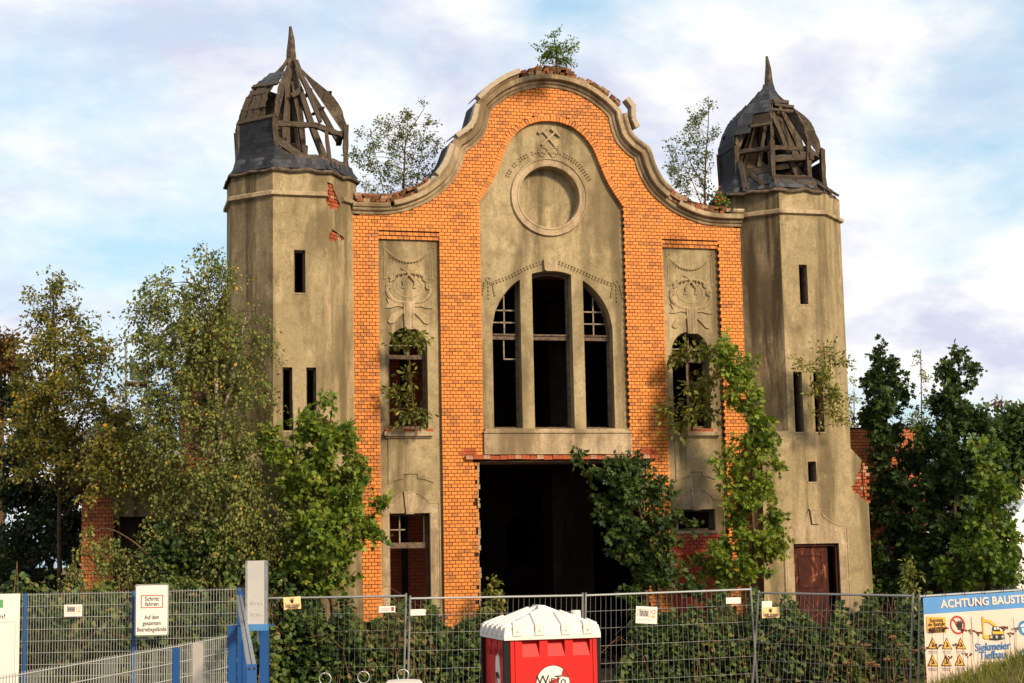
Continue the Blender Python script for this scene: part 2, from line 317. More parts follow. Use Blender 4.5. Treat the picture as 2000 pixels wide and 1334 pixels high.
SEG_A = [(4.47, 9.76), (3.96, 9.757), (3.63, 9.779), (3.267, 9.867), (2.86, 10.043), (2.596, 10.225), (2.332, 10.461), (2.178, 10.687), (2.057, 10.945), (1.985, 11.19)]
SEG_B = [(1.972, 11.218), (1.76, 11.366), (1.551, 11.605), (1.4685, 11.825), (1.408, 12.056)]
SEG_C = [(1.397, 12.155), (1.243, 12.309), (1.0835, 12.432), (.902, 12.551), (.671, 12.658), (.44, 12.727), (.22, 12.766), (0, 12.78)]
half = [tuple(p) for s_ in (SEG_A, SEG_B, SEG_C) for p in catmull(s_, 4)]
PATH = [(-x, z) for x, z in half] + [(x, z) for x, z in half[::-1][1:]]       # left to right; outward is to the left of travel
hz = np.array([p[1] for p in half]); hx = np.array([p[0] for p in half]); o_ = np.argsort(hz); hz = hz[o_]; hx = hx[o_]
def gable_x(z): return 4.452 if z < 9.757 else (0 if z > 12.78 else float(np.interp(z, hz, hx)))
def offset_path(path, n):
    v, _ = sweep(path, [(n, 0), (n, 1)]); return [(v[i][0], v[i][2]) for i in range(0, len(v), 2)]
# central panel outline (inner edge of the brick arch)
AI = [(0, 11.985), (.27, 11.955), (.49, 11.88), (.64, 11.785), (.79, 11.66), (.985, 11.40), (1.115, 11.09), (1.28, 10.69), (1.45, 10.40), (1.652, 10.10)]
ai = [tuple(p) for p in catmull(AI, 5)]
az = np.array([p[1] for p in ai])[::-1]; ax_ = np.array([p[0] for p in ai])[::-1]
def panel_x(z): return 1.652 if z < 10.10 else (0 if z > 11.985 else float(np.interp(z, az, ax_)))
arch_in = [(-x, z) for x, z in ai[::-1]] + ai[1:]
arch_out = offset_path(arch_in, .125)
oz = np.array([p[1] for p in arch_out[len(arch_out) // 2:]])[::-1]; ox = np.array([p[0] for p in arch_out[len(arch_out) // 2:]])[::-1]
def ring_x(z): return 1.652 if z < 10.14 else (0 if z > oz[-1] else float(np.interp(z, oz, ox)))
PX0, PX1 = 2.56, 3.90                                                        # side panels
PORT = (-1.79, 1.98, 4.43)
# backing wall
back_out = [(-4.47, -.4)] + [(-4.47, 9.76)] + offset_path(PATH, .30) + [(4.47, 9.76), (4.47, -.4), (PORT[1] + .03, -.4), (PORT[1] + .03, PORT[2]), (PORT[0] - .03, PORT[2]), (PORT[0] - .03, -.4)]
cen_hole = [(-1.662, 4.56), (1.662, 4.56)] + [(x + .008 * (1 if x > 0 else -1), z + .01) for x, z in arch_in[::-1]]
ph = lambda s: [(s * (PX0 - .01), -.3), (s * (PX1 + .01), -.3), (s * (PX1 + .01), 9.37), (s * (PX0 - .01), 9.37)]
facade = MB().prism([back_out, cen_hole, ph(-1), ph(1)], .024, .46).build('facade_wall', 'mortar', hall)

# bricks laid course by course
COURSE, PITCH_B = .0768, .1285
bricks = []
def lay(x0, x1, z, row, dst, pitch=PITCH_B, joint=.0125):
    off = (row % 2) * pitch * .5 + .004 * math.sin(row * 1.7); i = math.floor((x0 - off) / pitch); a = x0
    while a < x1 - .005:
        b = min(x1, off + (i + 1) * pitch)
        if x1 - b < .035: b = x1
        if b - a > .028: dst.append((a + (joint / 2 if a > x0 else 0), b - (joint / 2 if b < x1 else 0), z))
        a = b; i += 1
row = 0; z = .1
while z < 12.76:
    zm = z + COURSE / 2; X = gable_x(zm + .02) + .02
    spans = []
    if zm < 9.36: spans += [(-X, -PX1), (PX1, X)]
    inner_l = -PX0 if zm < 9.36 else -X; inner_r = PX0 if zm < 9.36 else X
    if zm > 4.55:
        px = ring_x(zm)
        if zm > oz[-1]: spans.append((inner_l, inner_r))
        else: spans += [(inner_l, -px - .004), (px + .004, inner_r)]
    else:
        jl = .05 * math.sin(zm * 3.1) ** 2 * (1 if rnd.random() < .5 else .3) + (.07 if rnd.random() < .22 else 0); jr = .06 * rnd.random()
        spans += [(inner_l, PORT[0] - jl), (PORT[1] + jr, inner_r)]
    for a, b in spans: lay(a, b, z, row, bricks)
    z += COURSE; row += 1
def brick_tint(): return min(1, max(0, rnd.gauss(.58, .17))) if rnd.random() > .12 else rnd.uniform(0, .16)
seen = [b for b in bricks if (b[0] < -1.7 and b[2] > 1.6)]
seen.sort(key=lambda b: (b[0] + b[1]) / 2 * .9 + abs(b[2] - 5.2) * .9); big = set(seen[:300])
rest = MB(); vari = [unit_box('brick', 'brick', brick_tint(), .012) for _ in range(14)]
for b in bricks:
    x0, x1, z0 = b; y = rnd.gauss(0, .0016); h = COURSE - .0135; red = 4.46 < z0 < 4.66 and (abs(x0) < 2.15)
    if b in big:
        link('brick', vari[rnd.randrange(14)], facade, TRS(((x0 + x1) / 2, y + .056, z0 + h / 2 + .003), ((1, rnd.gauss(0, .004), 0), (0, 1, 0), (0, 0, 1)), (x1 - x0, .112, h)))
    else: rest.box((x0, y, z0 + .003), (x1, y + .112, z0 + .003 + h), brick_tint())
tag(rest.build('brickwork', 'brick', facade), kind='stuff')
# arch bricks set on edge round the central panel
P = np.array(arch_in); sl_ = np.r_[0, np.cumsum(np.linalg.norm(np.diff(P, axis=0), axis=1))]; NV = 76
for i in range(NV):
    s_ = (i + .5) / NV * sl_[-1]; q = np.array([np.interp(s_, sl_, P[:, 0]), np.interp(s_, sl_, P[:, 1])]); e = 1e-2
    tg = np.array([np.interp(s_ + e, sl_, P[:, 0]) - np.interp(s_ - e, sl_, P[:, 0]), np.interp(s_ + e, sl_, P[:, 1]) - np.interp(s_ - e, sl_, P[:, 1])]); tg /= np.linalg.norm(tg); nn = np.array([-tg[1], tg[0]])
    c = q + nn * .063; link('arch_brick', vari[rnd.randrange(14)], facade, TRS((c[0], .046 + rnd.gauss(0, .002), c[1]), ((tg[0], 0, tg[1]), (0, 1, 0), (nn[0], 0, nn[1])), (sl_[-1] / NV - .009, .125, .122)))

# cornice
PA = np.array(PATH); N2 = len(half) - 1
def sub(x0, x1): return [tuple(p) for p in PATH if x0 <= p[0] <= x1]
def cornice(name, path, prof, mat='cement'):
    m = MB(); m.add(*sweep(path, prof)); return m.build(name, mat, hall)
cornice('cornice_bed', PATH, [(-.03, .02), (-.03, -.03), (.0, -.045), (.012, -.035), (.03, -.05), (.045, -.085), (.07, -.10), (.095, -.10), (.11, -.085), (.125, -.085), (.125, .02)])
COR = [(.10, .02), (.115, -.18), (.13, -.20), (.225, -.20), (.23, -.185), (.23, .02)]
for a, b in ((-3.6, 2.62), (2.85, 4.47)): cornice('cornice_fascia', sub(a, b), COR)
cornice('cornice_fascia', sub(-4.47, -3.62), [(.11, .02), (.12, -.13), (.18, -.15), (.21, -.12), (.21, .02)])
TOP = [(.228, .02), (.228, -.21), (.25, -.225), (.255, -.245), (.275, -.26), (.30, -.27), (.33, -.27), (.335, .3), (.30, .3)]
for a, b in ((-3.05, -.62), (1.38, 2.55), (4.1, 4.47)): cornice('cornice_top', sub(a, b), TOP)
rub = [unit_box('rubble_brick', 'rubble', tt, .06) for tt in (.05, .2, .35, .45, .55, .7, .8, .9, .97, .3)]
sN = np.r_[0, np.cumsum(np.linalg.norm(np.diff(PA, axis=0), axis=1))]
def path_pt(x_):
    i = int(np.argmin(np.abs(PA[:, 0] - x_))); i = min(max(i, 1), len(PA) - 2); tg = PA[i + 1] - PA[i - 1]; tg = tg / np.linalg.norm(tg)
    j = np.searchsorted(PA[:, 0], x_); j = min(max(j, 1), len(PA) - 1); w = (x_ - PA[j - 1, 0]) / max(1e-6, PA[j, 0] - PA[j - 1, 0]); return PA[j - 1] * (1 - w) + PA[j] * w, tg
def s_of(x_): return float(np.interp(x_, PA[:, 0], sN))
def rubble(x0, x1, n, y, step=.135, hh=.072, yd=.22, jit=.25, skip=.06):
    a = s_of(x0); b = s_of(x1); s_ = a
    while s_ < b:
        w = step * rnd.uniform(.8, 1.15); m_ = s_ + w / 2; q = np.array([np.interp(m_, sN, PA[:, 0]), np.interp(m_, sN, PA[:, 1])]); e = .05
        tg = np.array([np.interp(m_ + e, sN, PA[:, 0]) - np.interp(m_ - e, sN, PA[:, 0]), np.interp(m_ + e, sN, PA[:, 1]) - np.interp(m_ - e, sN, PA[:, 1])]); tg /= np.linalg.norm(tg); an = math.atan2(tg[1], tg[0]) + rnd.gauss(0, .05)
        tg = (math.cos(an), math.sin(an)); nn = (-tg[1], tg[0]); c = q + np.array(nn) * (n + rnd.uniform(-.012, .012))
        if rnd.random() > skip: link('rubble_brick', rub[rnd.randrange(10)], hall, TRS((c[0], y + yd / 2 + rnd.uniform(-.03, .03), c[1]), ((tg[0], rnd.gauss(0, .06), tg[1]), (0, 1, 0), (nn[0], 0, nn[1])), (w - .012, yd, hh)))
        s_ += w
rubble(-.62, 1.36, .265, -.17); rubble(-.72, .42, .345, -.14, hh=.08); rubble(.4, 1.3, .335, -.1, .14, .07, skip=.18); rubble(-.25, .33, .42, -.08, .14, .075, skip=.12)
rubble(-4.4, -3.05, .25, -.13); rubble(-4.4, -3.2, .33, -.08, .14, .075, skip=.05); rubble(-4.4, -2.6, .395, 0, .14, .06, skip=.2)
rubble(2.5, 4.0, .27, -.14, skip=.1); rubble(2.55, 4.2, .345, -.08, .14, .075, skip=.12); rubble(2.62, 2.86, .17, -.12); rubble(2.9, 4.3, .41, 0, .14, .05, skip=.3)
rubble(1.5, 2.5, .37, -.02, .15, .045, skip=.25); rubble(.9, 1.36, .405, 0, .13, .06, skip=.4)
core = MB()
core.add(*sweep(PATH, [(.2, .0), (.31, .02), (.34, .1), (.34, .5), (.2, .5)])); core.build('gable_core', 'mortar', hall)
# coping tiles and the slate strip behind them
plain('coping_cement', (.36, .29, .21), .9, 0, .14, 5, .1); tile_m = unit_box('coping_tile', 'coping_cement', .5, .02); slate_v = [unit_box('slate', 'slate', tt, .03) for tt in (.1, .25, .4, .5, .6, .7, .85, 1.0)]
def coping(x0, x1, n0=.352):
    a = s_of(x0); b = s_of(x1); k = max(1, round((b - a) / .235)); L = (b - a) / k
    for i in range(k):
        m_ = a + (i + .5) * L; q = np.array([np.interp(m_, sN, PA[:, 0]), np.interp(m_, sN, PA[:, 1])]); e = L * .42
        tg = np.array([np.interp(m_ + e, sN, PA[:, 0]) - np.interp(m_ - e, sN, PA[:, 0]), np.interp(m_ + e, sN, PA[:, 1]) - np.interp(m_ - e, sN, PA[:, 1])]); tg /= np.linalg.norm(tg); nn = np.array([-tg[1], tg[0]])
        c = q + nn * n0; Lw = L + (.20 if .1 < abs(q[0] + 1.6) < .5 else .10) * 1.0
        link('coping_tile', tile_m, hall, TRS((c[0], -.20, c[1]), ((tg[0], 0, tg[1]), (0, 1, .0), (nn[0], 0, nn[1])), (Lw, .26, .105)))
        for j in range(3):
            c2 = q + nn * (n0 + .055 + .01 * j); link('slate', slate_v[rnd.randrange(5)], hall, TRS((c2[0], .02 + .17 * j, c2[1]), ((tg[0], 0, tg[1]), (0, 1, .05), (nn[0], 0, nn[1])), (Lw + .02, .2, .014)))
coping(-2.36, -2.02); coping(-1.93, -1.42); coping(-1.385, -.66)
for (u_, v_, an, L) in ((1229, 203, -52, .27), (1234, 222, -90, .22), (1238, 241, -65, .24)):
    p = atY(u_, v_, -.2); tg = (math.cos(R(an)), math.sin(R(an))); link('coping_tile', tile_m, hall, TRS(tuple(p), ((tg[0], 0, tg[1]), (0, 1, 0), (-tg[1], 0, tg[0])), (L, .26, .11)))

# ---- central stucco panel with window and medallion
WR, WZ = 1.382, 7.235
def arch_loop(x0, x1, zb, r, cx, cz, n=20): return [(x0, zb), (x1, zb)] + arc(cx, cz, r, 0, 180, n)
lights = [(-1.39, -.745), (-.472, .432), (.697, 1.362)]
def light_loop(x0, x1):
    n = 10; top = [(x0 + (x1 - x0) * i / n) for i in range(n, -1, -1)]
    return [(x0, 5.12), (x1, 5.12)] + [(x, max(7.24, WZ + math.sqrt(max(0, WR ** 2 - (x + .012) ** 2)))) for x in top]
MC = (-.035, 10.272)
circ = lambda r, n=48: arc(MC[0], MC[1], r, 0, 360, n)[:-1]
pan_out = [(-1.70, 4.4), (1.70, 4.4)] + [(x * 1.02, z + .02) for x, z in arch_in[::-1]]
pan = MB().prism([pan_out] + [light_loop(*l) for l in lights] + [circ(.695)], .10, .50).build('stucco_panel', 'stucco', hall)
med = MB(); prof = [(.69, .38), (.69, .09), (.70, .055), (.735, .05), (.75, .065), (.84, .068), (.85, .045), (.875, .04), (.885, .07), (.898, .10)]
n = 64
med.add([(MC[0] + r * math.cos(2 * math.pi * i / n), y, MC[1] + r * math.sin(2 * math.pi * i / n)) for i in range(n) for r, y in prof], [(i * 10 + j, ((i + 1) % n) * 10 + j, ((i + 1) % n) * 10 + j + 1, i * 10 + j + 1) for i in range(n) for j in range(9)])
med.build('medallion_ring', 'cement', hall, False)
MB().prism([circ(.72)], .36, .42).build('medallion_disc', 'stucco', hall)
sill = MB().box((-1.655, -.07, 4.56), (1.68, .2, 5.02)).box((-1.665, -.10, 5.02), (1.69, .2, 5.06)).box((-1.62, -.05, 5.06), (1.64, .5, 5.115)).build('window_apron', 'cement', hall)
lint = [unit_box('lintel_brick', 'red_brick', tt, .05) for tt in (.35, .5, .7, .95, .98)]
x_ = -2.08
while x_ < 2.15:
    w = rnd.uniform(.14, .25); link('lintel_brick', lint[rnd.randrange(5)], hall, TRS((x_ + w / 2, -.0 + rnd.uniform(-.02, .03), 4.495 + rnd.uniform(-.008, .008)), ((1, 0, rnd.gauss(0, .03)), (0, 1, 0), (0, 0, 1)), (w - .012, .22, .085))); x_ += w
for side, xx in ((-1, -1.83), (1, 1.92)):
    for i, z0 in enumerate((4.56, 4.635)):
        for k in range(2 + (i == 0)): link('lintel_brick', lint[(k + i) % 3], hall, TRS((xx + side * (.06 + k * .13), .045, z0 + .033), ((1, 0, 0), (0, 1, 0), (0, 0, 1)), (.119, .112, .064)))
MB().box((-2.1, .12, 4.36), (2.2, .46, 4.44)).build('portal_lintel', 'rust', hall)
for xx, s_ in ((PORT[0], -1), (PORT[1], 1)):
    zz = .0; jm = MB()
    while zz < 4.35:
        h = rnd.uniform(.05, .2); w = rnd.uniform(.0, .05); jm.box((xx - .01 if s_ < 0 else xx - w, .03, zz), (xx + w if s_ < 0 else xx + .01, .46, zz + h - .01)); zz += h
    jm.build('portal_jamb', 'cement', hall)

# wooden window frames of the big window
def bars(items, name, mat, parent):
    m = MB()
    for a, b in items: m.box(a, b)
    return m.build(name, mat, parent)
for i, (a, b) in enumerate(lights):
    fr = []
    loop = light_loop(a, b); ins = [(a + .06, 5.18), (b - .06, 5.18)] + [((x - (a + b) / 2) * .86 + (a + b) / 2, z - .07) for x, z in loop[2:]]
    w = MB().prism([loop, ins], .36, .43).build('window', 'window_wood', hall)
    bars([((a, .33, 7.10), (b, .45, 7.20)), ((a, .30, 7.19), (b, .36, 7.225))], 'transom', 'window_wood', w)
    if i != 1:
        cx = (a + b) / 2 - .02 * (1 if i else -1); top = [WZ + math.sqrt(WR ** 2 - min(abs(c + .012), 1.3) ** 2) - .06 for c in (a, b)]
        bars([((cx - .014, .375, 7.2), (cx + .014, .41, max(top) - .28))], 'glazing_bar', 'window_white', w)
        for zz, cut in ((7.47, 0), (7.74, .08)):
            x0, x1 = (a + .07 + (cut if i == 0 else 0), b - .06 - (cut if i else 0)); bars([((x0, .375, zz), (x1, .41, zz + .028))], 'glazing_bar', 'window_white', w)
    if i == 0: bars([((-1.08, .37, 6.68), (-1.055, .41, 7.1)), ((-1.08, .37, 6.66), (-.80, .41, 6.69))], 'glazing_bar', 'window_white', w)
    MB().box((a, .0, 5.11), (b, .40, 5.135)).build('sill_board', 'rust' if i == 1 else 'window_wood', w)

# relief ornament of the central panel
def relief(name, mat='stucco'): return hall, name, mat
orn = MB()
def bar2(m, p, q, w, y0=.055, y1=.11):
    p = np.array(p); q = np.array(q); d = (q - p) / np.linalg.norm(q - p); nn = np.array([-d[1], d[0]]) * w / 2; m.prism([[tuple(p - nn), tuple(q - nn), tuple(q + nn), tuple(p + nn)]], y0, y1)
bar2(orn, (-.262, 11.71), (-.055, 11.86), .075, .045); bar2(orn, (-.155, 11.78), (.135, 11.435), .045, .055)
h2 = MB(); bar2(h2, (-.185, 11.445), (.12, 11.745), .045, .045); h2.prism([[(.02, 11.81), (.075, 11.88), (.25, 11.655), (.235, 11.64)]], .035, .11)
orn.build('hammer_relief', 'cement', hall); h2.build('hammer_relief', 'cement', hall)
kn = MB()
for s_ in (-1, 1):
    kn.tube([(-.03 + s_ * (.135 + .11 * math.cos(R(a))), .09, 11.30 + .105 * math.sin(R(a))) for a in range(20, 345, 20)], .012, 5)
    kn.tube([(-.03 - s_ * .06, .085, 11.39), (-.03 + s_ * .01, .075, 11.30), (-.03 + s_ * .1, .085, 11.17)], [.014, .017, .012], 5)
    for k in range(5): kn.box((-.03 + s_ * (.07 + .05 * k), .07, 11.25 + .03 * (k % 2)), (-.03 + s_ * (.10 + .05 * k), .105, 11.275 + .03 * (k % 2)))
kn.build('knot_relief', 'relief', hall)
def garland(pts, n, w, name='garland_relief', y=.088, dbl=True):
    g = MB(); pp = catmull(pts, 8); pp = np.array(pp); s_ = np.r_[0, np.cumsum(np.linalg.norm(np.diff(pp, axis=0), axis=1))]
    g.tube([(p[0], y + .02, p[1]) for p in pp], .014, 5)
    for i in range(n):
        q = np.array([np.interp((i + .5) / n * s_[-1], s_, pp[:, 0]), np.interp((i + .5) / n * s_[-1], s_, pp[:, 1])]); q2 = np.array([np.interp((i + .9) / n * s_[-1], s_, pp[:, 0]), np.interp((i + .9) / n * s_[-1], s_, pp[:, 1])]); d = (q2 - q) / (np.linalg.norm(q2 - q) + 1e-9); nn = np.array([-d[1], d[0]])
        if rnd.random() < .06: continue
        for sg in ((-1, 1) if dbl else (0,)): a = q + nn * sg * w * .5; b = a + d * .03 + nn * sg * w * .5; g.tube([(a[0], y, a[1]), ((a[0] + b[0]) / 2, y - .012, (a[1] + b[1]) / 2), (b[0], y + .005, b[1])], [.010, .019, .006], 5)
    return g.build(name, 'relief', hall)
garland([(-1.0, 10.67), (-.91, 10.85), (-.68, 11.10), (-.38, 11.26)], 13, .04); garland([(.29, 11.26), (.59, 11.11), (.79, 10.88), (.92, 10.69)], 13, .04)
garland([(-1.47, 8.28), (-1.0, 8.45), (-.6, 8.66), (-.18, 8.82)], 18, .036); garland([(1.40, 8.33), (1.0, 8.47), (.6, 8.64), (.15, 8.81)], 18, .036)
for s_ in (-1, 1):
    t_ = MB(); bx = s_ * 1.47
    t_.tube([(bx + .05 * math.cos(R(a)), .085, 8.39 + .045 * math.sin(R(a))) for a in range(0, 300, 25)], .012, 5)
    for dx, L in ((-.09, .30), (0, .42), (.09, .32)):
        for k in range(5): t_.tube([(bx + dx * (1 + k * .12), .09, 8.33 - L * k / 5), (bx + dx * (1 + k * .12) + .012, .075, 8.31 - L * k / 5), (bx + dx * (1.05 + k * .12), .09, 8.27 - L * k / 5)], [.008, .02, .006], 5)
    t_.build('tassel_relief', 'relief', hall)
MB().prism([[(-.155, 8.60), (.09, 8.60), (.11, 8.84), (-.17, 8.84)]], .03, .12).prism([[(-.19, 8.62), (-.16, 8.62), (-.175, 8.86), (-.215, 8.86)]], .015, .12).build('keystone', 'cement', hall)

# ---- side panels
def cartouche(s):
    """festoon, scroll cartouche and palm fronds modelled on the panel; s = -1 left, 1 right"""
    cx = s * 3.235; f = MB()
    pts = [(cx - .50, 8.98), (cx - .30, 8.82), (cx - .1, 8.755), (cx + .1, 8.755), (cx + .30, 8.83), (cx + .50, 9.0)]
    pp = catmull(pts, 6); f.tube([(p[0], .095, p[1]) for p in pp], [.02 + .035 * math.sin(math.pi * i / (len(pp) - 1)) for i in range(len(pp))], 7)
    for i in range(4, len(pp) - 4, 2): p = pp[i]; f.tube([(p[0] - .02, .05, p[1] - .045), (p[0] + .025, .04, p[1] + .04)], [.012, .008], 5)
    for e in (-1, 1):
        f.tube([(cx + e * .515 + .04 * math.cos(R(a)), .085, 9.04 + .04 * math.sin(R(a))) for a in range(0, 301, 30)], .013, 5); f.box((cx + e * .52 - .011, .075, 8.38), (cx + e * .52 + .011, .11, 9.0)); f.box((cx + e * .52 - .035, .07, 8.355), (cx + e * .52 + .035, .11, 8.385))
    f.build('festoon_relief', 'relief', hall).location.y = .012
    c = MB(); cz = 8.17
    for e in (-1, 1):
        side = [(cx + e * .0, cz - .33), (cx + e * .25, cz - .315), (cx + e * .40, cz - .22), (cx + e * .475, cz - .08), (cx + e * .46, cz + .03)]
        pp = catmull(side, 5); c.tube([(p[0], .088, p[1]) for p in pp], [.036 + .014 * math.sin(i / len(pp) * 3.1) for i in range(len(pp))], 7)
        top = [(cx + e * .40, cz + .12), (cx + e * .30, cz + .27), (cx + e * .12, cz + .325), (cx, cz + .32)]
        pp = catmull(top, 5); c.tube([(p[0], .085, p[1]) for p in pp], [.034 + .016 * math.sin(i / len(pp) * 3.1) for i in range(len(pp))], 7)
        for q in (( .43, .02), (.36, .20)):
            c.tube([(cx + e * (q[0] + (.068 - a * .00008) * math.cos(R(a)) * .9), .062, cz + q[1] + (.068 - a * .00008) * math.sin(R(a))) for a in range(0, 700, 30)], .017, 6)
        c.tube([(cx + e * .37, .09, cz + .12), (cx + e * .405, .085, cz + .05)], [.02, .025], 6)
        for k in range(3): q = (.14 + .09 * k); c.box((cx + e * q - .008, .035, cz + .25 - .02 * k), (cx + e * q + .008, .11, cz + .36 - .03 * k))
        c.tube([(cx + e * .16, .06, cz + .42), (cx + e * .06, .045, cz + .36), (cx - e * .04, .04, cz + .24), (cx - e * .13, .05, cz + .13), (cx - e * .11, .06, cz + .02)], [.010, .017, .02, .016, .012], 6)
        c.box((cx - e * .125 - .035, .06, cz - .01), (cx - e * .125 + .035, .11, cz + .02))
    ring = [(cx + .33 * math.cos(R(a)), cz + .02 + .235 * math.sin(R(a))) for a in range(0, 360, 12)]
    ring2 = [(cx + .295 * math.cos(R(a)), cz + .02 + .205 * math.sin(R(a))) for a in range(0, 360, 12)]
    c.prism([ring, ring2], .078, .11); c.build('cartouche_relief', 'relief', hall).location.y = .013
    p = MB()
    for e in (-1, 1):
        p.prism([[(cx + e * x, z) for x, z in ([(.08, 7.80), (.3, 7.83), (.5, 7.95), (.44, 7.82), (.52, 7.72), (.40, 7.72), (.25, 7.76), (.08, 7.74)][::e])]], .055, .11)
        p.prism([[(cx + e * x, z) for x, z in ([(.09, 7.70), (.25, 7.66), (.40, 7.56), (.47, 7.43), (.42, 7.38), (.33, 7.40), (.22, 7.52), (.09, 7.64)][::e])]], .05, .11)
        p.tube([(cx + e * .09, .085, 7.72), (cx + e * .3, .07, 7.62), (cx + e * .45, .08, 7.45)], [.012, .012, .008], 5)
    p.build('palm_relief', 'relief', hall).location.y = .016
    k = MB().prism([[(cx - .10, 7.26), (cx + .10, 7.26), (cx + .125, 7.84), (cx - .125, 7.84)]], .045, .12)
    for dx in (-.07, .0, .07): k.box((cx + dx - .006, .035, 7.28), (cx + dx + .006, .05, 7.82))
    k.build('keystone', 'cement', hall)
def surround(cx, hw, ztop, zkey, zbot, y, tower=False):
    """moulded door or window frame with a keystone and swept shoulders"""
    m = MB(); T = hw + .20
    m.tube([(cx - T, y, zbot)] + [(cx - T, y, ztop + .20)] + [(cx - T + .02, y, ztop + .205), (cx - T + .22, y, ztop + .22), (cx - .34, y, ztop + .32), (cx - .2, y, ztop + .41), (cx - .15, y, zkey)], .022, 5)
    m.tube([(cx + T, y, zbot)] + [(cx + T, y, ztop + .20)] + [(cx + T - .02, y, ztop + .205), (cx + T - .22, y, ztop + .22), (cx + .34, y, ztop + .32), (cx + .2, y, ztop + .41), (cx + .15, y, zkey)], .022, 5)
    for e in (-1, 1): m.tube([(cx + e * (T - .05), y + .005, zbot), (cx + e * (T - .05), y + .005, ztop + .15), (cx + e * (T - .25), y + .005, ztop + .175), (cx + e * .36, y + .005, ztop + .26), (cx + e * .2, y + .005, ztop + .36)], .014, 5)
    zo = ztop - (.18 if tower else 0); ho = hw - (.015 if tower else .0)
    MB().prism([[(cx - T, zbot), (cx - ho, zbot), (cx - ho, zo), (cx + ho, zo), (cx + ho, zbot), (cx + T, zbot), (cx + T, ztop + .20), (cx + T - .22, ztop + .22), (cx + .34, ztop + .32), (cx + .15, zkey), (cx - .15, zkey), (cx - .34, ztop + .32), (cx - T + .22, ztop + .22), (cx - T, ztop + .20)]], y - .002, y + .02).build('surround_band', 'cement', hall)
    o = m.build('window_surround', 'cement', hall); MB().prism([[(cx - .085, ztop - .02 if not tower else ztop + .25), (cx + .085, ztop - .02 if not tower else ztop + .25), (cx + .128, zkey + .02), (cx - .128, zkey + .02)]], y - .05, y + .02).build('keystone', 'cement', hall)
    MB().box((cx - .14, y - .06, zkey + .02), (cx + .14, y + .02, zkey + .05)).build('keystone_cap', 'cement', hall); return o
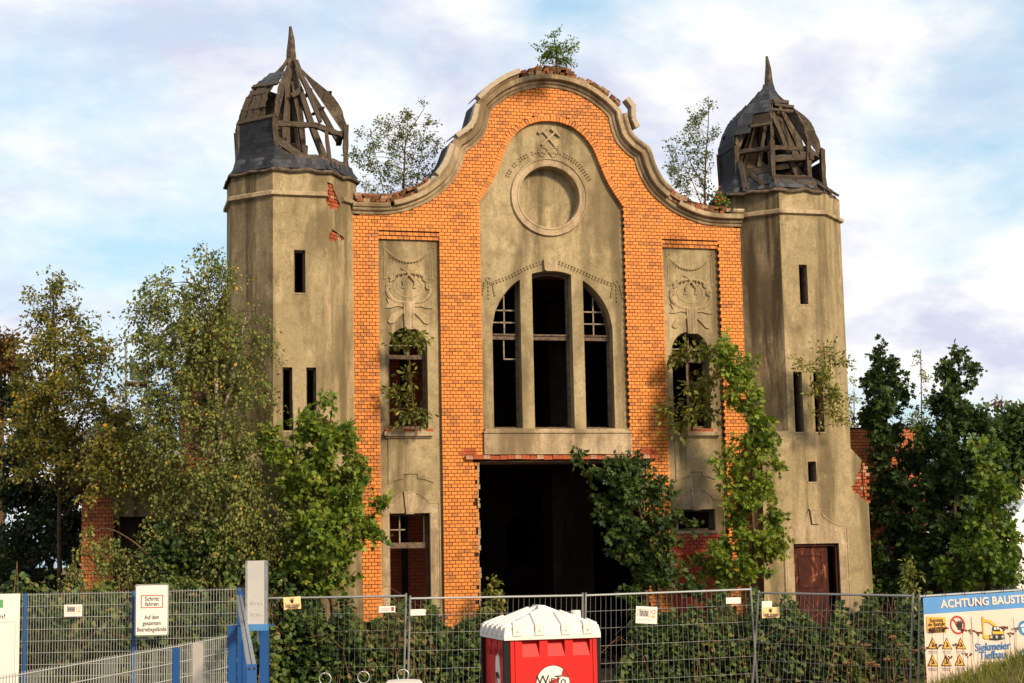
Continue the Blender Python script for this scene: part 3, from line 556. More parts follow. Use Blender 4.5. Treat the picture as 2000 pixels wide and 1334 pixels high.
for s in (-1, 1):
    cx = s * 3.265 if s < 0 else 3.20
    x0, x1 = (-3.69, -2.84) if s < 0 else (2.745, 3.625); wr = (x1 - x0) / 2; wc = (x0 + x1) / 2
    up = [(x0, 5.13), (x1, 5.13)] + arc(wc, 7.31 - wr, wr, 0, 180, 16)
    lo = [(-3.705, .85), (-2.828, .85), (-2.828, 3.335), (-3.705, 3.335)] if s < 0 else [(2.765, 2.865), (3.632, 2.865), (3.632, 3.335), (2.765, 3.335)]
    bot = -.3
    MB().prism([[(s * PX0 - s * .02, bot), (s * PX1 + s * .02, bot), (s * PX1 + s * .02, 9.205), (s * PX0 - s * .02, 9.205)][::s], up, lo], .10, .48).build('stucco_panel', 'stucco', hall)
    for k, (za, zb) in enumerate(((9.205, 9.283), (9.29, 9.362))):
        q = []; lay(s * PX0 if s > 0 else -PX1, PX1 if s > 0 else -PX0, za, k, q)
        for a, b, _ in q: link('brick', vari[rnd.randrange(14)], facade, TRS(((a + b) / 2, .09 + .0 - .03 * k, (za + zb) / 2), ((1, 0, 0), (0, 1, 0), (0, 0, 1)), (b - a, .11, .066)))
    cartouche(s)
    # window joinery
    ins = [(x0 + .06, 5.20), (x1 - .06, 5.20)] + arc(wc, 7.31 - wr, wr - .06, 0, 180, 16)
    w = MB().prism([up, ins], .34, .40).build('window', 'window_wood', hall)
    bars([((x0, .31, 6.64), (x1, .42, 6.73))], 'transom', 'window_wood', w); bars([((wc + .04, .35, 6.73), (wc + .065, .38, 7.22))], 'glazing_bar', 'window_white', w); bars([((x0 + .05, .35, 6.93), (x1 - .05, .38, 6.955))], 'glazing_bar', 'window_white', w)
    if s > 0: bars([((wc - .02, .345, 5.2), (wc + .035, .39, 6.65))], 'mullion', 'window_wood', w)
    sm = MB().box((s * 3.28 - .53, -.03, 4.965), (s * 3.28 + .53, .3, 5.06)).box((s * 3.28 - .49, .03, 4.925), (s * 3.28 + .49, .3, 4.965)); sm.build('sill', 'cement', w)
    xx = s * 3.28 - .5
    while xx < s * 3.28 + .42: b = rnd.uniform(.09, .15); link('sill_brick', lint[rnd.randrange(5)], w, TRS((xx + b / 2, .05, 5.085), ((1, 0, rnd.gauss(0, .03)), (0, 1, 0), (0, 0, 1)), (b - .01, .16, .06))); xx += b
    # sunk field below the sill: a raised plate with a stepped, arched lower edge
    c2 = s * 3.23; e0, e1 = c2 - .49, c2 + .49
    edge = [(e0, 3.955), (e0 + .12, 4.02), (e0 + .33, 4.07), (e0 + .33, 4.165), (e0 + .63, 4.165), (e0 + .63, 4.07), (e0 + .78, 4.045), (e0 + .88, 4.01), (e1, 3.975)]
    MB().prism([[(e0, 4.93)] + edge + [(e1, 4.93)]], .075, .12).build('field_panel', 'stucco', hall)
    lc = (lo[0][0] + lo[1][0]) / 2
    surround(lc, .44, 3.335, 3.745, .3 if s < 0 else 2.7, .09)
    fw = MB().prism([lo, [(a + .05 * (1 if a < lc else -1), b + .05 * (1 if b < 3.1 else -1)) for a, b in lo]], .30, .36).build('window', 'window_wood', hall)
    if s < 0:
        bars([((x0, .27, 2.60), (x1 + .01, .38, 2.72))], 'transom', 'window_wood', fw); bars([((-3.46, .31, 2.7), (-3.435, .345, 3.3))], 'glazing_bar', 'window_white', fw); bars([((-3.68, .31, 2.98), (-3.33, .345, 3.005))], 'glazing_bar', 'window_white', fw)
        bars([((-2.93, .31, 2.7), (-2.91, .345, 3.3))], 'glazing_bar', 'window_white', fw)
        MB().box((-2.84, .1, .85), (-2.825, .3, 3.33)).build('reveal', 'window_wood', fw)
    else:
        MB().box((2.70, .03, 2.80), (3.70, .34, 2.865)).build('sill', 'cement', fw)
        pb = [unit_box('infill_brick', 'painted_brick', tt, .02) for tt in (.1, .4, .7, 1)]; zz = 2.79 - COURSE; rw = 0
        while zz > 1.9:
            q = []; lay(2.58, 3.88, zz, rw, q)
            for a, b, _ in q: link('infill_brick', pb[rnd.randrange(4)], hall, TRS(((a + b) / 2, .07, zz + .03), ((1, 0, 0), (0, 1, 0), (0, 0, 1)), (b - a, .10, .065)))
            zz -= COURSE; rw += 1
        MB().box((2.56, .04, -.2), (3.90, .11, 1.9)).box((2.6, -.03, 2.33), (3.86, .06, 2.40)).build('infill_plinth', 'painted_brick', hall)

# ---- towers
S8, APO = 1.10, 1.328
def octa(cx, cy, r): return [(cx + r / math.cos(R(22.5)) * math.cos(R(22.5 + 45 * k)), cy + r / math.cos(R(22.5)) * math.sin(R(22.5 + 45 * k))) for k in range(8)]
TY = .646; FY = TY - APO
def ring_oct(m, cx, r0, r1, z0, z1, tint=None):
    a = octa(cx, TY, r0); b = octa(cx, TY, r1); m.add([(*p, z0) for p in a] + [(*p, z1) for p in b], [(k, (k + 1) % 8, 8 + (k + 1) % 8, 8 + k) for k in range(8)], tint)
pm = [unit_box('exposed_brick', 'red_brick', tt, .04) for tt in (.3, .45, .6, .75, .95, .2)]
SC1 = [(.02, 9.80), (.16, 9.70), (.30, 9.74), (.44, 9.70), (.52, 9.86), (.40, 9.98), (.30, 10.12), (.24, 10.26), (.06, 10.25), (.10, 10.12), (.03, 9.98)]
SC2 = [(.10, 9.02), (.30, 9.0), (.36, 9.08), (.66, 9.10), (.64, 9.17), (.40, 9.22), (.24, 9.27), (.16, 9.20), (.12, 9.12)]
SC3 = [(6.99, 4.10), (6.86, 4.18), (6.80, 4.09), (6.72, 3.99), (6.74, 3.90), (6.64, 3.82), (6.58, 3.70), (6.70, 3.62), (6.80, 3.55), (6.90, 3.48), (7.005, 3.42)]
def ragged(poly, amp=.012):
    q = random.Random(5); o = []
    for i, p in enumerate(poly):
        n_ = poly[(i + 1) % len(poly)]
        for t_ in (0, .33, .66): o.append((p[0] + (n_[0] - p[0]) * t_ + q.uniform(-amp, amp), p[1] + (n_[1] - p[1]) * t_ + q.uniform(-amp, amp)))
    return o
def scar(poly, M, parent, deep):
    """brick core laid bare behind a hole in the render"""
    x0 = min(p[0] for p in poly) - .06; x0 = max(.10, x0) if x0 < 1 else x0; x1 = max(p[0] for p in poly) + .06; z0 = min(p[1] for p in poly) - .06; z1 = max(p[1] for p in poly) + .06
    MB().box((x0, .085, z0), (x1, .10, z1), None, M).build('bared_core', 'mortar', parent); z = z0; i = 0
    while z < z1:
        x = x0 + (i % 2) * .06
        while x < x1:
            L = rnd.uniform(.105, .125); y = rnd.uniform(.025, .045); link('exposed_brick', pm[rnd.randrange(6)], parent, M @ TRS((x + L / 2, y + .03, z + .035), ((1, 0, rnd.gauss(0, .02)), (0, 1, 0), (0, 0, 1)), (L, .06, .062))); x += L + .012
        z += .076; i += 1
def tower(s):
    cx = s * 5.685; zt = 10.47
    if s < 0: slits = [(-5.80, -5.565, 7.88, 8.78), (-6.045, -5.84, 5.03, 6.33), (-5.555, -5.35, 5.03, 6.33)]
    else: slits = [(5.55, 5.75, 7.86, 8.765), (5.302, 5.512, 4.99, 6.34), (5.79, 6.01, 4.99, 6.34), (5.565, 5.765, 3.888, 4.335)]
    door = None if s < 0 else (5.135, 6.225, 2.53)
    hw = S8 / 2; lo_w = 1.325
    front = [(cx - hw, zt), (cx - hw, 5.02), (cx - 1.20, 4.36), (cx - lo_w, -.3)]
    if door: front += [(door[0], -.3), (door[0], door[2]), (door[1], door[2]), (door[1], -.3)]
    front += [(cx + lo_w, -.3)] + ([(7.0, 3.40)] + ragged([(6.95, 3.44), (6.84, 3.50), (6.76, 3.60), (6.66, 3.66), (6.60, 3.74), (6.68, 3.84), (6.74, 3.92), (6.72, 4.0), (6.80, 4.10), (6.84, 4.2)], .02)[:-2] + [(6.88, 4.33)] if s > 0 else []) + [(cx + 1.20, 4.36), (cx + hw, 5.02), (cx + hw, zt)]
    m = MB().prism([front[::-1]] + [[(a, c), (b, c), (b, d), (a, d)] for a, b, c, d in slits], FY, FY + .30)
    wallf = m.build('tower_wall', 'stucco', hall)
    o = octa(cx, TY, APO); oi = octa(cx, TY, APO - .3); side_parent = wallf
    side = MB()
    for k in range(8):
        if k == 5: continue
        a, b = o[k], o[(k + 1) % 8]; ai_, bi_ = oi[k], oi[(k + 1) % 8]
        zb = 4.3 if k in (4, 6) else -.3
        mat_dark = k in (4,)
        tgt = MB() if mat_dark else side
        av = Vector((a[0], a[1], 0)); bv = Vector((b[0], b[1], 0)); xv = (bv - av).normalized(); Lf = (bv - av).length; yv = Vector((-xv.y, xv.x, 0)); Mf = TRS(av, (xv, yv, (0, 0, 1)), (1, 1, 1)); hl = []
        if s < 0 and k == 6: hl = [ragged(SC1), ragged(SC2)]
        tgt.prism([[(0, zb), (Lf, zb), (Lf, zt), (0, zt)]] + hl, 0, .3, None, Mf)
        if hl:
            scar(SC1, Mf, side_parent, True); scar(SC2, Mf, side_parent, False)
        if mat_dark: tgt.build('tower_face', 'stucco_worn_shaded' if s > 0 else 'stucco_worn_shaded', wallf)  # left-front face: streak stains and its shaded tone both in the colour
    side.build('tower_face', 'stucco', wallf)
    # broaches and square base sides
    br = MB()
    for e in (-1, 1):
        A = (cx + e * hw, FY, 5.02); B = (cx + e * APO, TY - hw, 5.02); Cc = (cx + e * 1.20, FY, 4.36); D_ = (cx + e * 1.325, FY, -.3); E_ = (cx + e * 1.325, TY + .6, -.3); F_ = (cx + e * 1.20, TY + .6, 4.36); G = (cx + e * 1.20, TY - hw, 4.36); H = (cx + e * APO * .999, TY + .6, 5.02)
        fs = [(0, 1, 6, 2), (2, 6, 5, 4, 3), (1, 7, 5, 6)]
        br.add([A, B, Cc, D_, E_, F_, G, H], fs if e > 0 else [f[::-1] for f in fs])
    br.build('tower_base', 'stucco_worn_shaded' if s < 0 else 'stucco', wallf)
    # string course
    sp_ = [(APO + .003, 9.905), (APO + .075, 9.93), (APO + .075, 10.0), (APO + .05, 10.015), (APO + .003, 10.04)]
    for k in range(8):
        m = MB(); t0 = .50 if (s < 0 and k == 6) else 0.0; v = []
        for r_, z_ in sp_:
            q = octa(cx, TY, r_); a_ = Vector(q[k]); b_ = Vector(q[(k + 1) % 8]); p_ = a_.lerp(b_, t0); v += [(p_.x, p_.y, z_), (b_.x, b_.y, z_)]
        m.add(v, [(2 * i, 2 * i + 1, 2 * i + 3, 2 * i + 2) for i in range(4)] + [(0, 2, 4, 6, 8)]); m.build('string_course', 'cement', wallf)
    for a, b, c, d in slits:
        w = MB().box((a, FY + .12, c), (a + .03, FY + .2, d)).box((b - .035, FY + .10, c), (b, FY + .28, d)).box((a, FY + .1, d - .04), (b, FY + .2, d)).build('slit_window', 'window_wood', hall)
        MB().box((a - .02, FY - .012, c - .03), (b + .02, FY + .28, c)).build('sill', 'cement', w)
    inner = MB(); oi2 = octa(cx, TY, APO - .32); inner.add([(*p, 2) for p in oi2] + [(*p, 10.2) for p in oi2], [(k, 8 + k, 8 + (k + 1) % 8, (k + 1) % 8) for k in range(8) if k != 5] + [tuple(range(8, 16))]); inner.build('tower_lining', 'interior_shade', wallf)
    if door:
        dx0, dx1, dz = door; dm = MB(); y = FY + .13
        dm.box((dx0 + .05, y, -.1), (dx1 - .22, y + .05, dz - .06))
        d_ = dm.build('door', 'door_paint', hall)
        for z0, z1 in ((.05, .55), (.62, .95), (1.02, 1.5), (1.57, 2.3)):
            MB().prism([[(dx0 + .16, z0), (dx1 - .34, z0), (dx1 - .34, z1), (dx0 + .16, z1)], [(dx0 + .20, z0 + .04), (dx1 - .38, z0 + .04), (dx1 - .38, z1 - .04), (dx0 + .20, z1 - .04)]], y - .018, y + .01).build('door_panel', 'door_paint', d_)
        MB().box((dx0, FY + .06, -.1), (dx0 + .06, FY + .2, dz)).box((dx1 - .06, FY + .06, -.1), (dx1, FY + .2, dz)).box((dx0, FY + .06, dz - .06), (dx1, FY + .2, dz)).build('door_frame', 'door_paint', d_)
        Mh = Matrix.Translation((dx1 - .20, y + .05, 0)) @ Matrix.Rotation(R(62), 4, 'Z')
        MB().box((0, 0, -.1), (.36, .05, dz - .07), None, Mh).build('door_leaf', 'interior_shade', d_)
        surround((dx0 + dx1) / 2, .56, dz + .18, 3.24, 0, FY - .01, True)
    return cx, wallf
CXL, WL = tower(-1); CXR, WRr = tower(1)
scar([(6.62, 3.46), (6.92, 4.22)], Matrix.Translation((0, FY, 0)), WRr, True)

# ---- ruined turret roofs
PROF = [(1.50, 10.47), (1.38, 10.60), (1.30, 10.80), (1.235, 11.0), (1.22, 11.35), (1.24, 11.60), (1.29, 11.66), (1.22, 11.90), (1.15, 12.10), (1.05, 12.30), (.93, 12.46), (.76, 12.62), (.56, 12.79), (.37, 12.96), (.23, 13.11), (.14, 13.26), (.11, 13.40)]
def zm(z): return float(np.interp(z, [0, 10.84, 11.75, 13.28, 14.2], [0, 10.84, 11.65, 13.27, 14.0]))
PZ = [p[1] for p in PROF]; PR_ = [p[0] for p in PROF]
def rp(cx, k, z, dr=0.0):
    """point on corner k of the octagonal roof at height z"""
    z = zm(z); r = float(np.interp(z, PZ, PR_)) + dr; a = R(22.5 + 45 * k); return Vector((cx + r * math.cos(a), TY + r * math.sin(a), z))
def shingle(cx, k, z0, z1, parent, rows, cols, skip=0.03, keep=None, tint=None, lift=.012):
    """courses of slates on roof side k between heights z0 and z1"""
    zs = np.linspace(z0, z1, rows + 1)
    for i in range(rows):
        a0, b0 = rp(cx, k, zs[i], lift), rp(cx, k + 1, zs[i], lift); a1, b1 = rp(cx, k, zs[i + 1], lift), rp(cx, k + 1, zs[i + 1], lift)
        n_ = max(1, round(cols * (a0 - b0).length / 1.0)); ofs = .5 * (i % 2)
        for j in range(-1, n_ + 1):
            t0 = (j + ofs) / n_; t1 = (j + 1 + ofs) / n_; t0 = max(0, t0); t1 = min(1, t1)
            if t1 - t0 < .04 or rnd.random() < skip: continue
            tm = (t0 + t1) / 2
            if keep and not keep(tm, (zs[i] - z0) / (z1 - z0)): continue
            lo = a0.lerp(b0, tm); hi = a1.lerp(b1, tm); upv = hi - lo; xv = (b0 - a0).normalized(); nv = xv.cross(upv).normalized(); upn = upv.normalized()
            L = upv.length * 1.35; c = lo + upn * L * .5 + nv * .006; upt = (upn - nv * .05).normalized(); sk = rnd.gauss(0, .03)
            link('slate', slate_v[rnd.randrange(8) if tint is None else rnd.choice(tint)], parent, TRS(c, (xv + upn * sk, nv, upt), ((t1 - t0) * (a0 - b0).length - .006, .012, L)))
def plank(parent, a, b, w, t, nv, name='board', tw=0.0):
    a = Vector(a); b = Vector(b); d = (b - a); nv = Vector(nv); y = (nv - d.normalized() * nv.dot(d.normalized())).normalized(); x = y.cross(d.normalized())
    j = Vector((rnd.gauss(0, .02), rnd.gauss(0, .02), rnd.gauss(0, .015))); d = d + Vector((rnd.gauss(0, .03), rnd.gauss(0, .03), 0)) * d.length; x = y.cross(d.normalized())
    return link(name, beam_v[rnd.randrange(4)], parent, TRS((a + b) / 2 + j, (x, y, d), (w * rnd.uniform(.8, 1.15), t, d.length * rnd.uniform(.95, 1.06))))
def jag(nm, seed, bev):
    r_ = random.Random(seed); v = []; n_ = 5
    for i in range(n_ + 1):
        zc = -.5 + i / n_
        for x, y in ((-.5, -.5), (.5, -.5), (.5, .5), (-.5, .5)): v.append((x * (1 + r_.uniform(-bev, bev)), y * (1 + r_.uniform(-bev, bev)), zc + (r_.uniform(-.03, .03) if i in (0, n_) else 0)))
    m = MB(); m.add(v, [(i * 4 + j, i * 4 + (j + 1) % 4, i * 4 + 4 + (j + 1) % 4, i * 4 + 4 + j) for i in range(n_) for j in range(4)] + [(3, 2, 1, 0), (n_ * 4, n_ * 4 + 1, n_ * 4 + 2, n_ * 4 + 3)])
    me = bpy.data.meshes.new(nm); me.from_pydata(m.v, [], m.f); me.materials.append(MATS['old_wood']); return me
beam_v = [jag('beam', i, .26) for i in range(4)]
def rafter(cx, k, z0, z1, parent, inner=.22, dr=0.0, rag=.06):
    """curved rafter board: follows the roof outside, cut straight on the inside"""
    zs = np.linspace(z0, z1, 12); th = .055; a = R(22.5 + 45 * k); rad = Vector((math.cos(a), math.sin(a), 0)); tg = Vector((-math.sin(a), math.cos(a), 0))
    outp = [rp(cx, k, z, -.02 + dr - (rnd.uniform(0, rag))) for z in zs]; p0 = outp[0] - rad * inner * .8; rag_ = rag; p1 = outp[-1] - rad * .05
    inp = [p0.lerp(p1, i / 11) for i in range(12)]
    inp = [ip if (ip - Vector((cx, TY, ip.z))).dot(rad) < (op - Vector((cx, TY, op.z))).dot(rad) - .05 else op - rad * .07 for ip, op in zip(inp, outp)]
    v = [p + tg * th / 2 for p in outp] + [p + tg * th / 2 for p in inp] + [p - tg * th / 2 for p in outp] + [p - tg * th / 2 for p in inp]; f = []
    for i in range(11): f += [(i, i + 1, 13 + i, 12 + i), (24 + i, 36 + i, 37 + i, 25 + i), (i, 24 + i, 25 + i, i + 1), (12 + i, 13 + i, 37 + i, 36 + i)]
    f += [(0, 12, 36, 24), (11, 35, 47, 23)]; m = MB(); m.add(v, f); return m.build('rafter', 'old_wood', parent)
def eave(cx, parent, warp):
    m = MB(); n_ = 48; prof = [(-.05, .02), (.03, -.035), (.055, -.045), (.07, -.015), (.03, .03), (-.2, .07)]; v = []
    for i in range(n_):
        t_ = i / n_ * 8; k = int(t_); w = t_ - k; o1 = octa(cx, TY, 1.345); p = Vector(o1[k]).lerp(Vector(o1[(k + 1) % 8]), w); d = (p - Vector((cx, TY))).normalized(); dz = warp * math.sin(i * 1.9) * .5 + rnd.uniform(-.012, .012)
        for r_, z_ in prof: q = p + d * (r_ + rnd.uniform(-.008, .008)); v.append((q.x, q.y, 10.47 + z_ + dz))
    c = len(prof); m.add(v, [(i * c + j, ((i + 1) % n_) * c + j, ((i + 1) % n_) * c + j + 1, i * c + j + 1) for i in range(n_) for j in range(c - 1)]); return m.build('eaves_board', 'eave_wood', parent)
def sheath(cx, sides, z0, z1, parent):
    """boarding under the slates, one strip of boards per roof side"""
    for k in sides:
        zs = np.arange(z0, z1 + .001, .14) if z1 - z0 > .2 else [z0, z1]; m = MB(); zs = list(zs); zs[-1] = z1
        a = [rp(cx, k, z, -.012) for z in zs]; b = [rp(cx, k + 1, z, -.012) for z in zs]; ai2 = [rp(cx, k, z, -.04) for z in zs]; bi2 = [rp(cx, k + 1, z, -.04) for z in zs]; n_ = len(zs)
        m.add(a + b + ai2 + bi2, [f for i in range(n_ - 1) for f in ((i, n_ + i, n_ + i + 1, i + 1), (2 * n_ + i, 2 * n_ + i + 1, 3 * n_ + i + 1, 3 * n_ + i))]); m.build('boarding', 'old_wood' if cx < 0 else 'interior_shade', parent)  # right turret boards near-black: shade of the inside painted into them
def turret(cx, left):
    deck = MB(); a = octa(cx, TY, 1.36); deck.add([(*p, 10.49) for p in a], [tuple(range(8))]); root = deck.build('turret_roof', 'old_wood', hall)
    eave(cx, root, .05)
    for k in range(8):                                   # plates, posts and ring beams
        plank(root, rp(cx, k, 10.82, -.14), rp(cx, k + 1, 10.82, -.14), .10, .12, (0, 0, 1), 'beam')
        if not (left and k in (0, 6)): plank(root, rp(cx, k, 10.55, -.26), rp(cx, k, 11.75, -.06), .11, .10, (1, 0, 0), 'post')
        if not (left and k in (0,)): plank(root, rp(cx, k, 11.62, -.10), rp(cx, k + 1, 11.62, -.10), .10, .11, (0, 0, 1), 'beam')
        if left and k in (1, 2): continue
        if left and k in (0, 6): plank(root, rp(cx, k, 11.70, -.10), rp(cx, k, 13.2, -.02), .10, .06, (0, -1, 0), 'rafter')
        else: rafter(cx, k, 11.70, 13.28, root, .09)
    sheath(cx, range(8), 10.49, 10.84, root)
    if left: sheath(cx, (3, 4), 10.84, 11.70, root); sheath(cx, (1, 2), 10.84, 12.7, root); sheath(cx, (3,), 11.70, 12.9, root)
    else: sheath(cx, (0, 1, 2, 3), 10.84, 13.2, root); sheath(cx, (4,), 12.22, 13.25, root); sheath(cx, (5,), 12.74, 13.28, root); sheath(cx, (7,), 10.84, 11.45, root)
    post = MB(); post.tube([(cx, TY, 11.4), (cx, TY, 13.0), (cx + .01, TY, 13.3), (cx + .005, TY, 13.46), (cx + .012, TY, 13.7), (cx - .01, TY, 14.0)], [.09, .09, .115, .10, .075, .03], 5); post.build('spire_post', 'old_wood', root)
    # octagon sides: 4 = facing left and front, 5 = front, 6 = right and front, 3 = left, 7 = right
    if left:
        for k in (3, 4): shingle(cx, k, 10.50, 10.82, root, 3, 8, .03)
        shingle(cx, 4, 10.80, 11.66, root, 7, 7, .02, None, (0, 1, 2, 3)); shingle(cx, 3, 10.80, 11.66, root, 7, 6, .02, None, (0, 1, 2, 3))
        shingle(cx, 5, 10.50, 10.72, root, 2, 9, .05, None, (4, 5, 6)); shingle(cx, 6, 10.50, 10.72, root, 2, 9, .22, None, (3, 4, 5)); shingle(cx, 5, 10.70, 11.0, root, 3, 7, .1, lambda t_, h: t_ < .36 - h * .3)
        for k, (ta, tb) in ((4, (.0, 1)), (3, (0, 1))):                       # remaining boards on the dome's left side
            for j in range(6):
                t0 = .02 + j * .165
                zs = [11.72, 12.0, 12.3, 12.55 if j % 2 else 12.45]
                if k == 4 and j > 3: continue
                for q in range(3): plank(root, rp(cx, k, zs[q], -.03).lerp(rp(cx, k + 1, zs[q], -.03), t0 + .07), rp(cx, k, zs[q + 1], -.03).lerp(rp(cx, k + 1, zs[q + 1], -.03), t0 + .07), .13, .022, (math.cos(R(45 * k + 45)), math.sin(R(45 * k + 45)), .4), 'board')
        shingle(cx, 4, 12.55, 12.85, root, 3, 9, .1, None, (4, 5, 6, 7))
        plank(root, rp(cx, 4, 12.55, .02), rp(cx, 5, 12.52, .02), .09, .04, (0, -1, .6), 'board')
        plank(root, rp(cx, 4, 11.72, .0), rp(cx, 5, 11.74, 0), .07, .05, (0, -1, .3), 'board')
        # leaning and fallen timbers inside
        for a_, b_, w_ in (((-.30, -.75, 10.85), (-.03, -.12, 13.05), .12), ((-.17, -.55, 10.8), (-.06, -.1, 12.9), .13), ((.12, -.7, 10.95), (.0, -.12, 12.75), .10), ((.72, -.62, 10.62), (.05, -.05, 12.95), .13), ((.15, -.15, 11.2), (.0, 0, 12.8), .16), ((-.62, -.93, 10.98), (-.30, -.98, 10.62), .12)):
            plank(root, (cx + a_[0], TY + a_[1], zm(a_[2])), (cx + b_[0], TY + b_[1], zm(b_[2])), w_, .07, (.2, -1, 0), 'beam')
        plank(root, (cx - .48, TY - 1.05, 11.2), (cx + .42, TY - 1.0, 10.62), .13, .11, (0, -1, .2), 'beam')
        plank(root, (cx - .5, TY - 1.12, 10.80), (cx + .52, TY - 1.12, 10.66), .14, .035, (0, -1, .1), 'board')
        for q in range(1): plank(root, rp(cx, 6, 10.72, -.05).lerp(rp(cx, 7, 10.72, -.05), .3 + .15 * q), rp(cx, 6, 11.6, -.08).lerp(rp(cx, 7, 11.6, -.08), .3 + .15 * q), .1, .03, (.7, -.7, 0), 'board')
        for k, z_, t_ in ((0, 12.4, .3), (1, 12.1, .5), (0, 12.75, .4), (7, 12.55, .15)): plank(root, rp(cx, k, z_, -.04).lerp(rp(cx, k + 1, z_, -.04), t_ - .15), rp(cx, k, z_ - .1, -.04).lerp(rp(cx, k + 1, z_ - .1, -.04), t_ + .35), .09, .025, (0, 0, 1), 'board')
        plank(root, (cx - .02, TY - .42, 12.3), (cx + .2, TY - .36, 12.48), .12, .05, (0, -1, 0), 'board')
    else:
        for k in (3, 4): shingle(cx, k, 10.50, 10.86, root, 3, 8, .06); 
        shingle(cx, 3, 10.84, 11.70, root, 6, 6, .03, None, (0, 1, 2)); shingle(cx, 4, 10.84, 11.3, root, 4, 7, .03, lambda t_, h: t_ < .30 - h * .2, (0, 1, 2, 3))
        shingle(cx, 3, 11.72, 13.1, root, 10, 7, .02, None, (0, 1, 2, 3)); shingle(cx, 4, 12.20, 13.25, root, 8, 8, .02, lambda t_, h: not (h < .18 and t_ > .42), (3, 4, 5, 6)); shingle(cx, 4, 12.0, 12.2, root, 2, 8, .0, lambda t_, h: t_ < .36, (4, 5, 6))
        shingle(cx, 5, 12.72, 13.28, root, 5, 9, .04, lambda t_, h: t_ < .62 + .3 * h, (4, 5, 6)); shingle(cx, 5, 10.52, 10.72, root, 2, 8, .1, None, (5, 6, 7)); shingle(cx, 6, 10.5, 10.72, root, 2, 9, .4, None, (1, 2)); shingle(cx, 2, 11.72, 13.1, root, 9, 6, .03)
        for z_ in (12.17, 12.27): plank(root, rp(cx, 4, z_, -.03).lerp(rp(cx, 5, z_, -.03), .36), rp(cx, 5, z_, -.03), .09, .03, (0, -1, .6), 'board')
        for z_ in (12.58, 12.68, 12.78): plank(root, rp(cx, 5, z_, .0).lerp(rp(cx, 6, z_, 0), .25 if z_ > 12.6 else .0), rp(cx, 5, z_ - .04, 0).lerp(rp(cx, 6, z_ - .04, 0), .98 if z_ > 12.6 else .9), .10, .025, (0, -1, .7), 'board')
        for z_ in (10.88, 10.99, 11.10): plank(root, rp(cx, 4, z_, -.08).lerp(rp(cx, 5, z_, -.08), .28), rp(cx, 5, z_, -.08), .10, .03, (-.7, -.7, 0), 'board')
        plank(root, rp(cx, 4, 11.62, -.1), rp(cx, 5, 11.64, -.1), .10, .09, (-.7, -.7, 0), 'beam'); plank(root, rp(cx, 4, 11.15, -.2), rp(cx, 5, 11.15, -.2), .09, .09, (-.7, -.7, 0), 'beam')
        plank(root, rp(cx, 4, 11.30, .0).lerp(rp(cx, 5, 11.3, 0), .12), rp(cx, 4, 10.55, .06).lerp(rp(cx, 5, 10.55, .06), .38), .10, .05, (-.7, -.7, 0), 'board'); plank(root, rp(cx, 4, 11.08, .0).lerp(rp(cx, 5, 11.08, 0), .26), rp(cx, 4, 10.66, .05).lerp(rp(cx, 5, 10.66, .05), .7), .10, .05, (-.7, -.7, 0), 'board')
        for a_, b_, w_ in (((.30, -.80, 10.72), (-.28, -.78, 12.45), .11), ((.48, -.5, 11.3), (.05, -.4, 12.55), .14), ((-.5, -.2, 10.8), (-.1, -.1, 12.7), .12), ((-.8, .2, 10.8), (-.2, .1, 12.6), .12), ((.9, .1, 11.1), (.62, .4, 11.75), .09)): plank(root, (cx + a_[0], TY + a_[1], zm(a_[2])), (cx + b_[0], TY + b_[1], zm(b_[2])), w_, .09, (.2, -1, 0), 'beam')
        plank(root, rp(cx, 5, 11.32, -.06), rp(cx, 6, 11.42, -.02), .12, .10, (0, -1, 0), 'beam'); plank(root, rp(cx, 5, 10.66, .02), rp(cx, 6, 10.62, .02), .13, .03, (0, -1, .2), 'board')
        plank(root, rp(cx, 6, 11.38, .08), rp(cx, 6, 11.38, -.5), .14, .14, (0, 0, 1), 'beam')
        for q in range(3): plank(root, rp(cx, 6, 10.5, .1).lerp(rp(cx, 7, 10.5, .12), .1 + .3 * q), rp(cx, 6, 10.66, .0).lerp(rp(cx, 7, 10.7, .02), .15 + .33 * q), .12, .04, (0, 0, 1), 'board')
    if left:
        pass
    return root
turret(CXL, True); PR_ = [p * .965 if z > 10.7 else p for p, z in zip(PR_, PZ)]; turret(CXR - .10, False)

# ---- body of the hall behind the facade
def brickwall(name, a, b, mat='red_brick', parent=hall):
    return MB().box(a, b, .45).build(name, mat, parent)
t = NT('far_brick'); bt = t.n.new('ShaderNodeTexBrick'); mp = t.n.new('ShaderNodeMapping'); mp.inputs['Rotation'].default_value = (R(90), 0, 0); t.l.new(t.tc.outputs['Object'], mp.inputs[0])
sx = t.n.new('ShaderNodeSeparateXYZ'); t.l.new(t.tc.outputs['Object'], sx.inputs[0]); cb = t.n.new('ShaderNodeCombineXYZ'); t.l.new(t.math('ADD', sx.outputs[0], sx.outputs[1]), cb.inputs[0]); t.l.new(sx.outputs[2], cb.inputs[1]); t.l.new(cb.outputs[0], bt.inputs['Vector'])
for k_, v_ in (('Scale', 1.0), ('Brick Width', .257), ('Row Height', .077), ('Mortar Size', .007)): bt.inputs[k_].default_value = v_
bt.inputs['Color1'].default_value = (.40, .085, .028, 1); bt.inputs['Color2'].default_value = (.30, .06, .022, 1); bt.inputs['Mortar'].default_value = (.09, .04, .025, 1)
t.set('Base Color', bt.outputs[0]); t.set('Roughness', .9)
MB().box((-6.6, 1.2, -.3), (-6.2, 24, 8.4)).build('side_wall', 'far_brick', hall); MB().box((6.2, 1.2, -.3), (6.6, 24, 8.5)).build('side_wall', 'far_brick', hall)
MB().box((-6.6, 24, -.3), (6.6, 24.4, 8.5)).build('rear_wall', 'far_brick', hall)
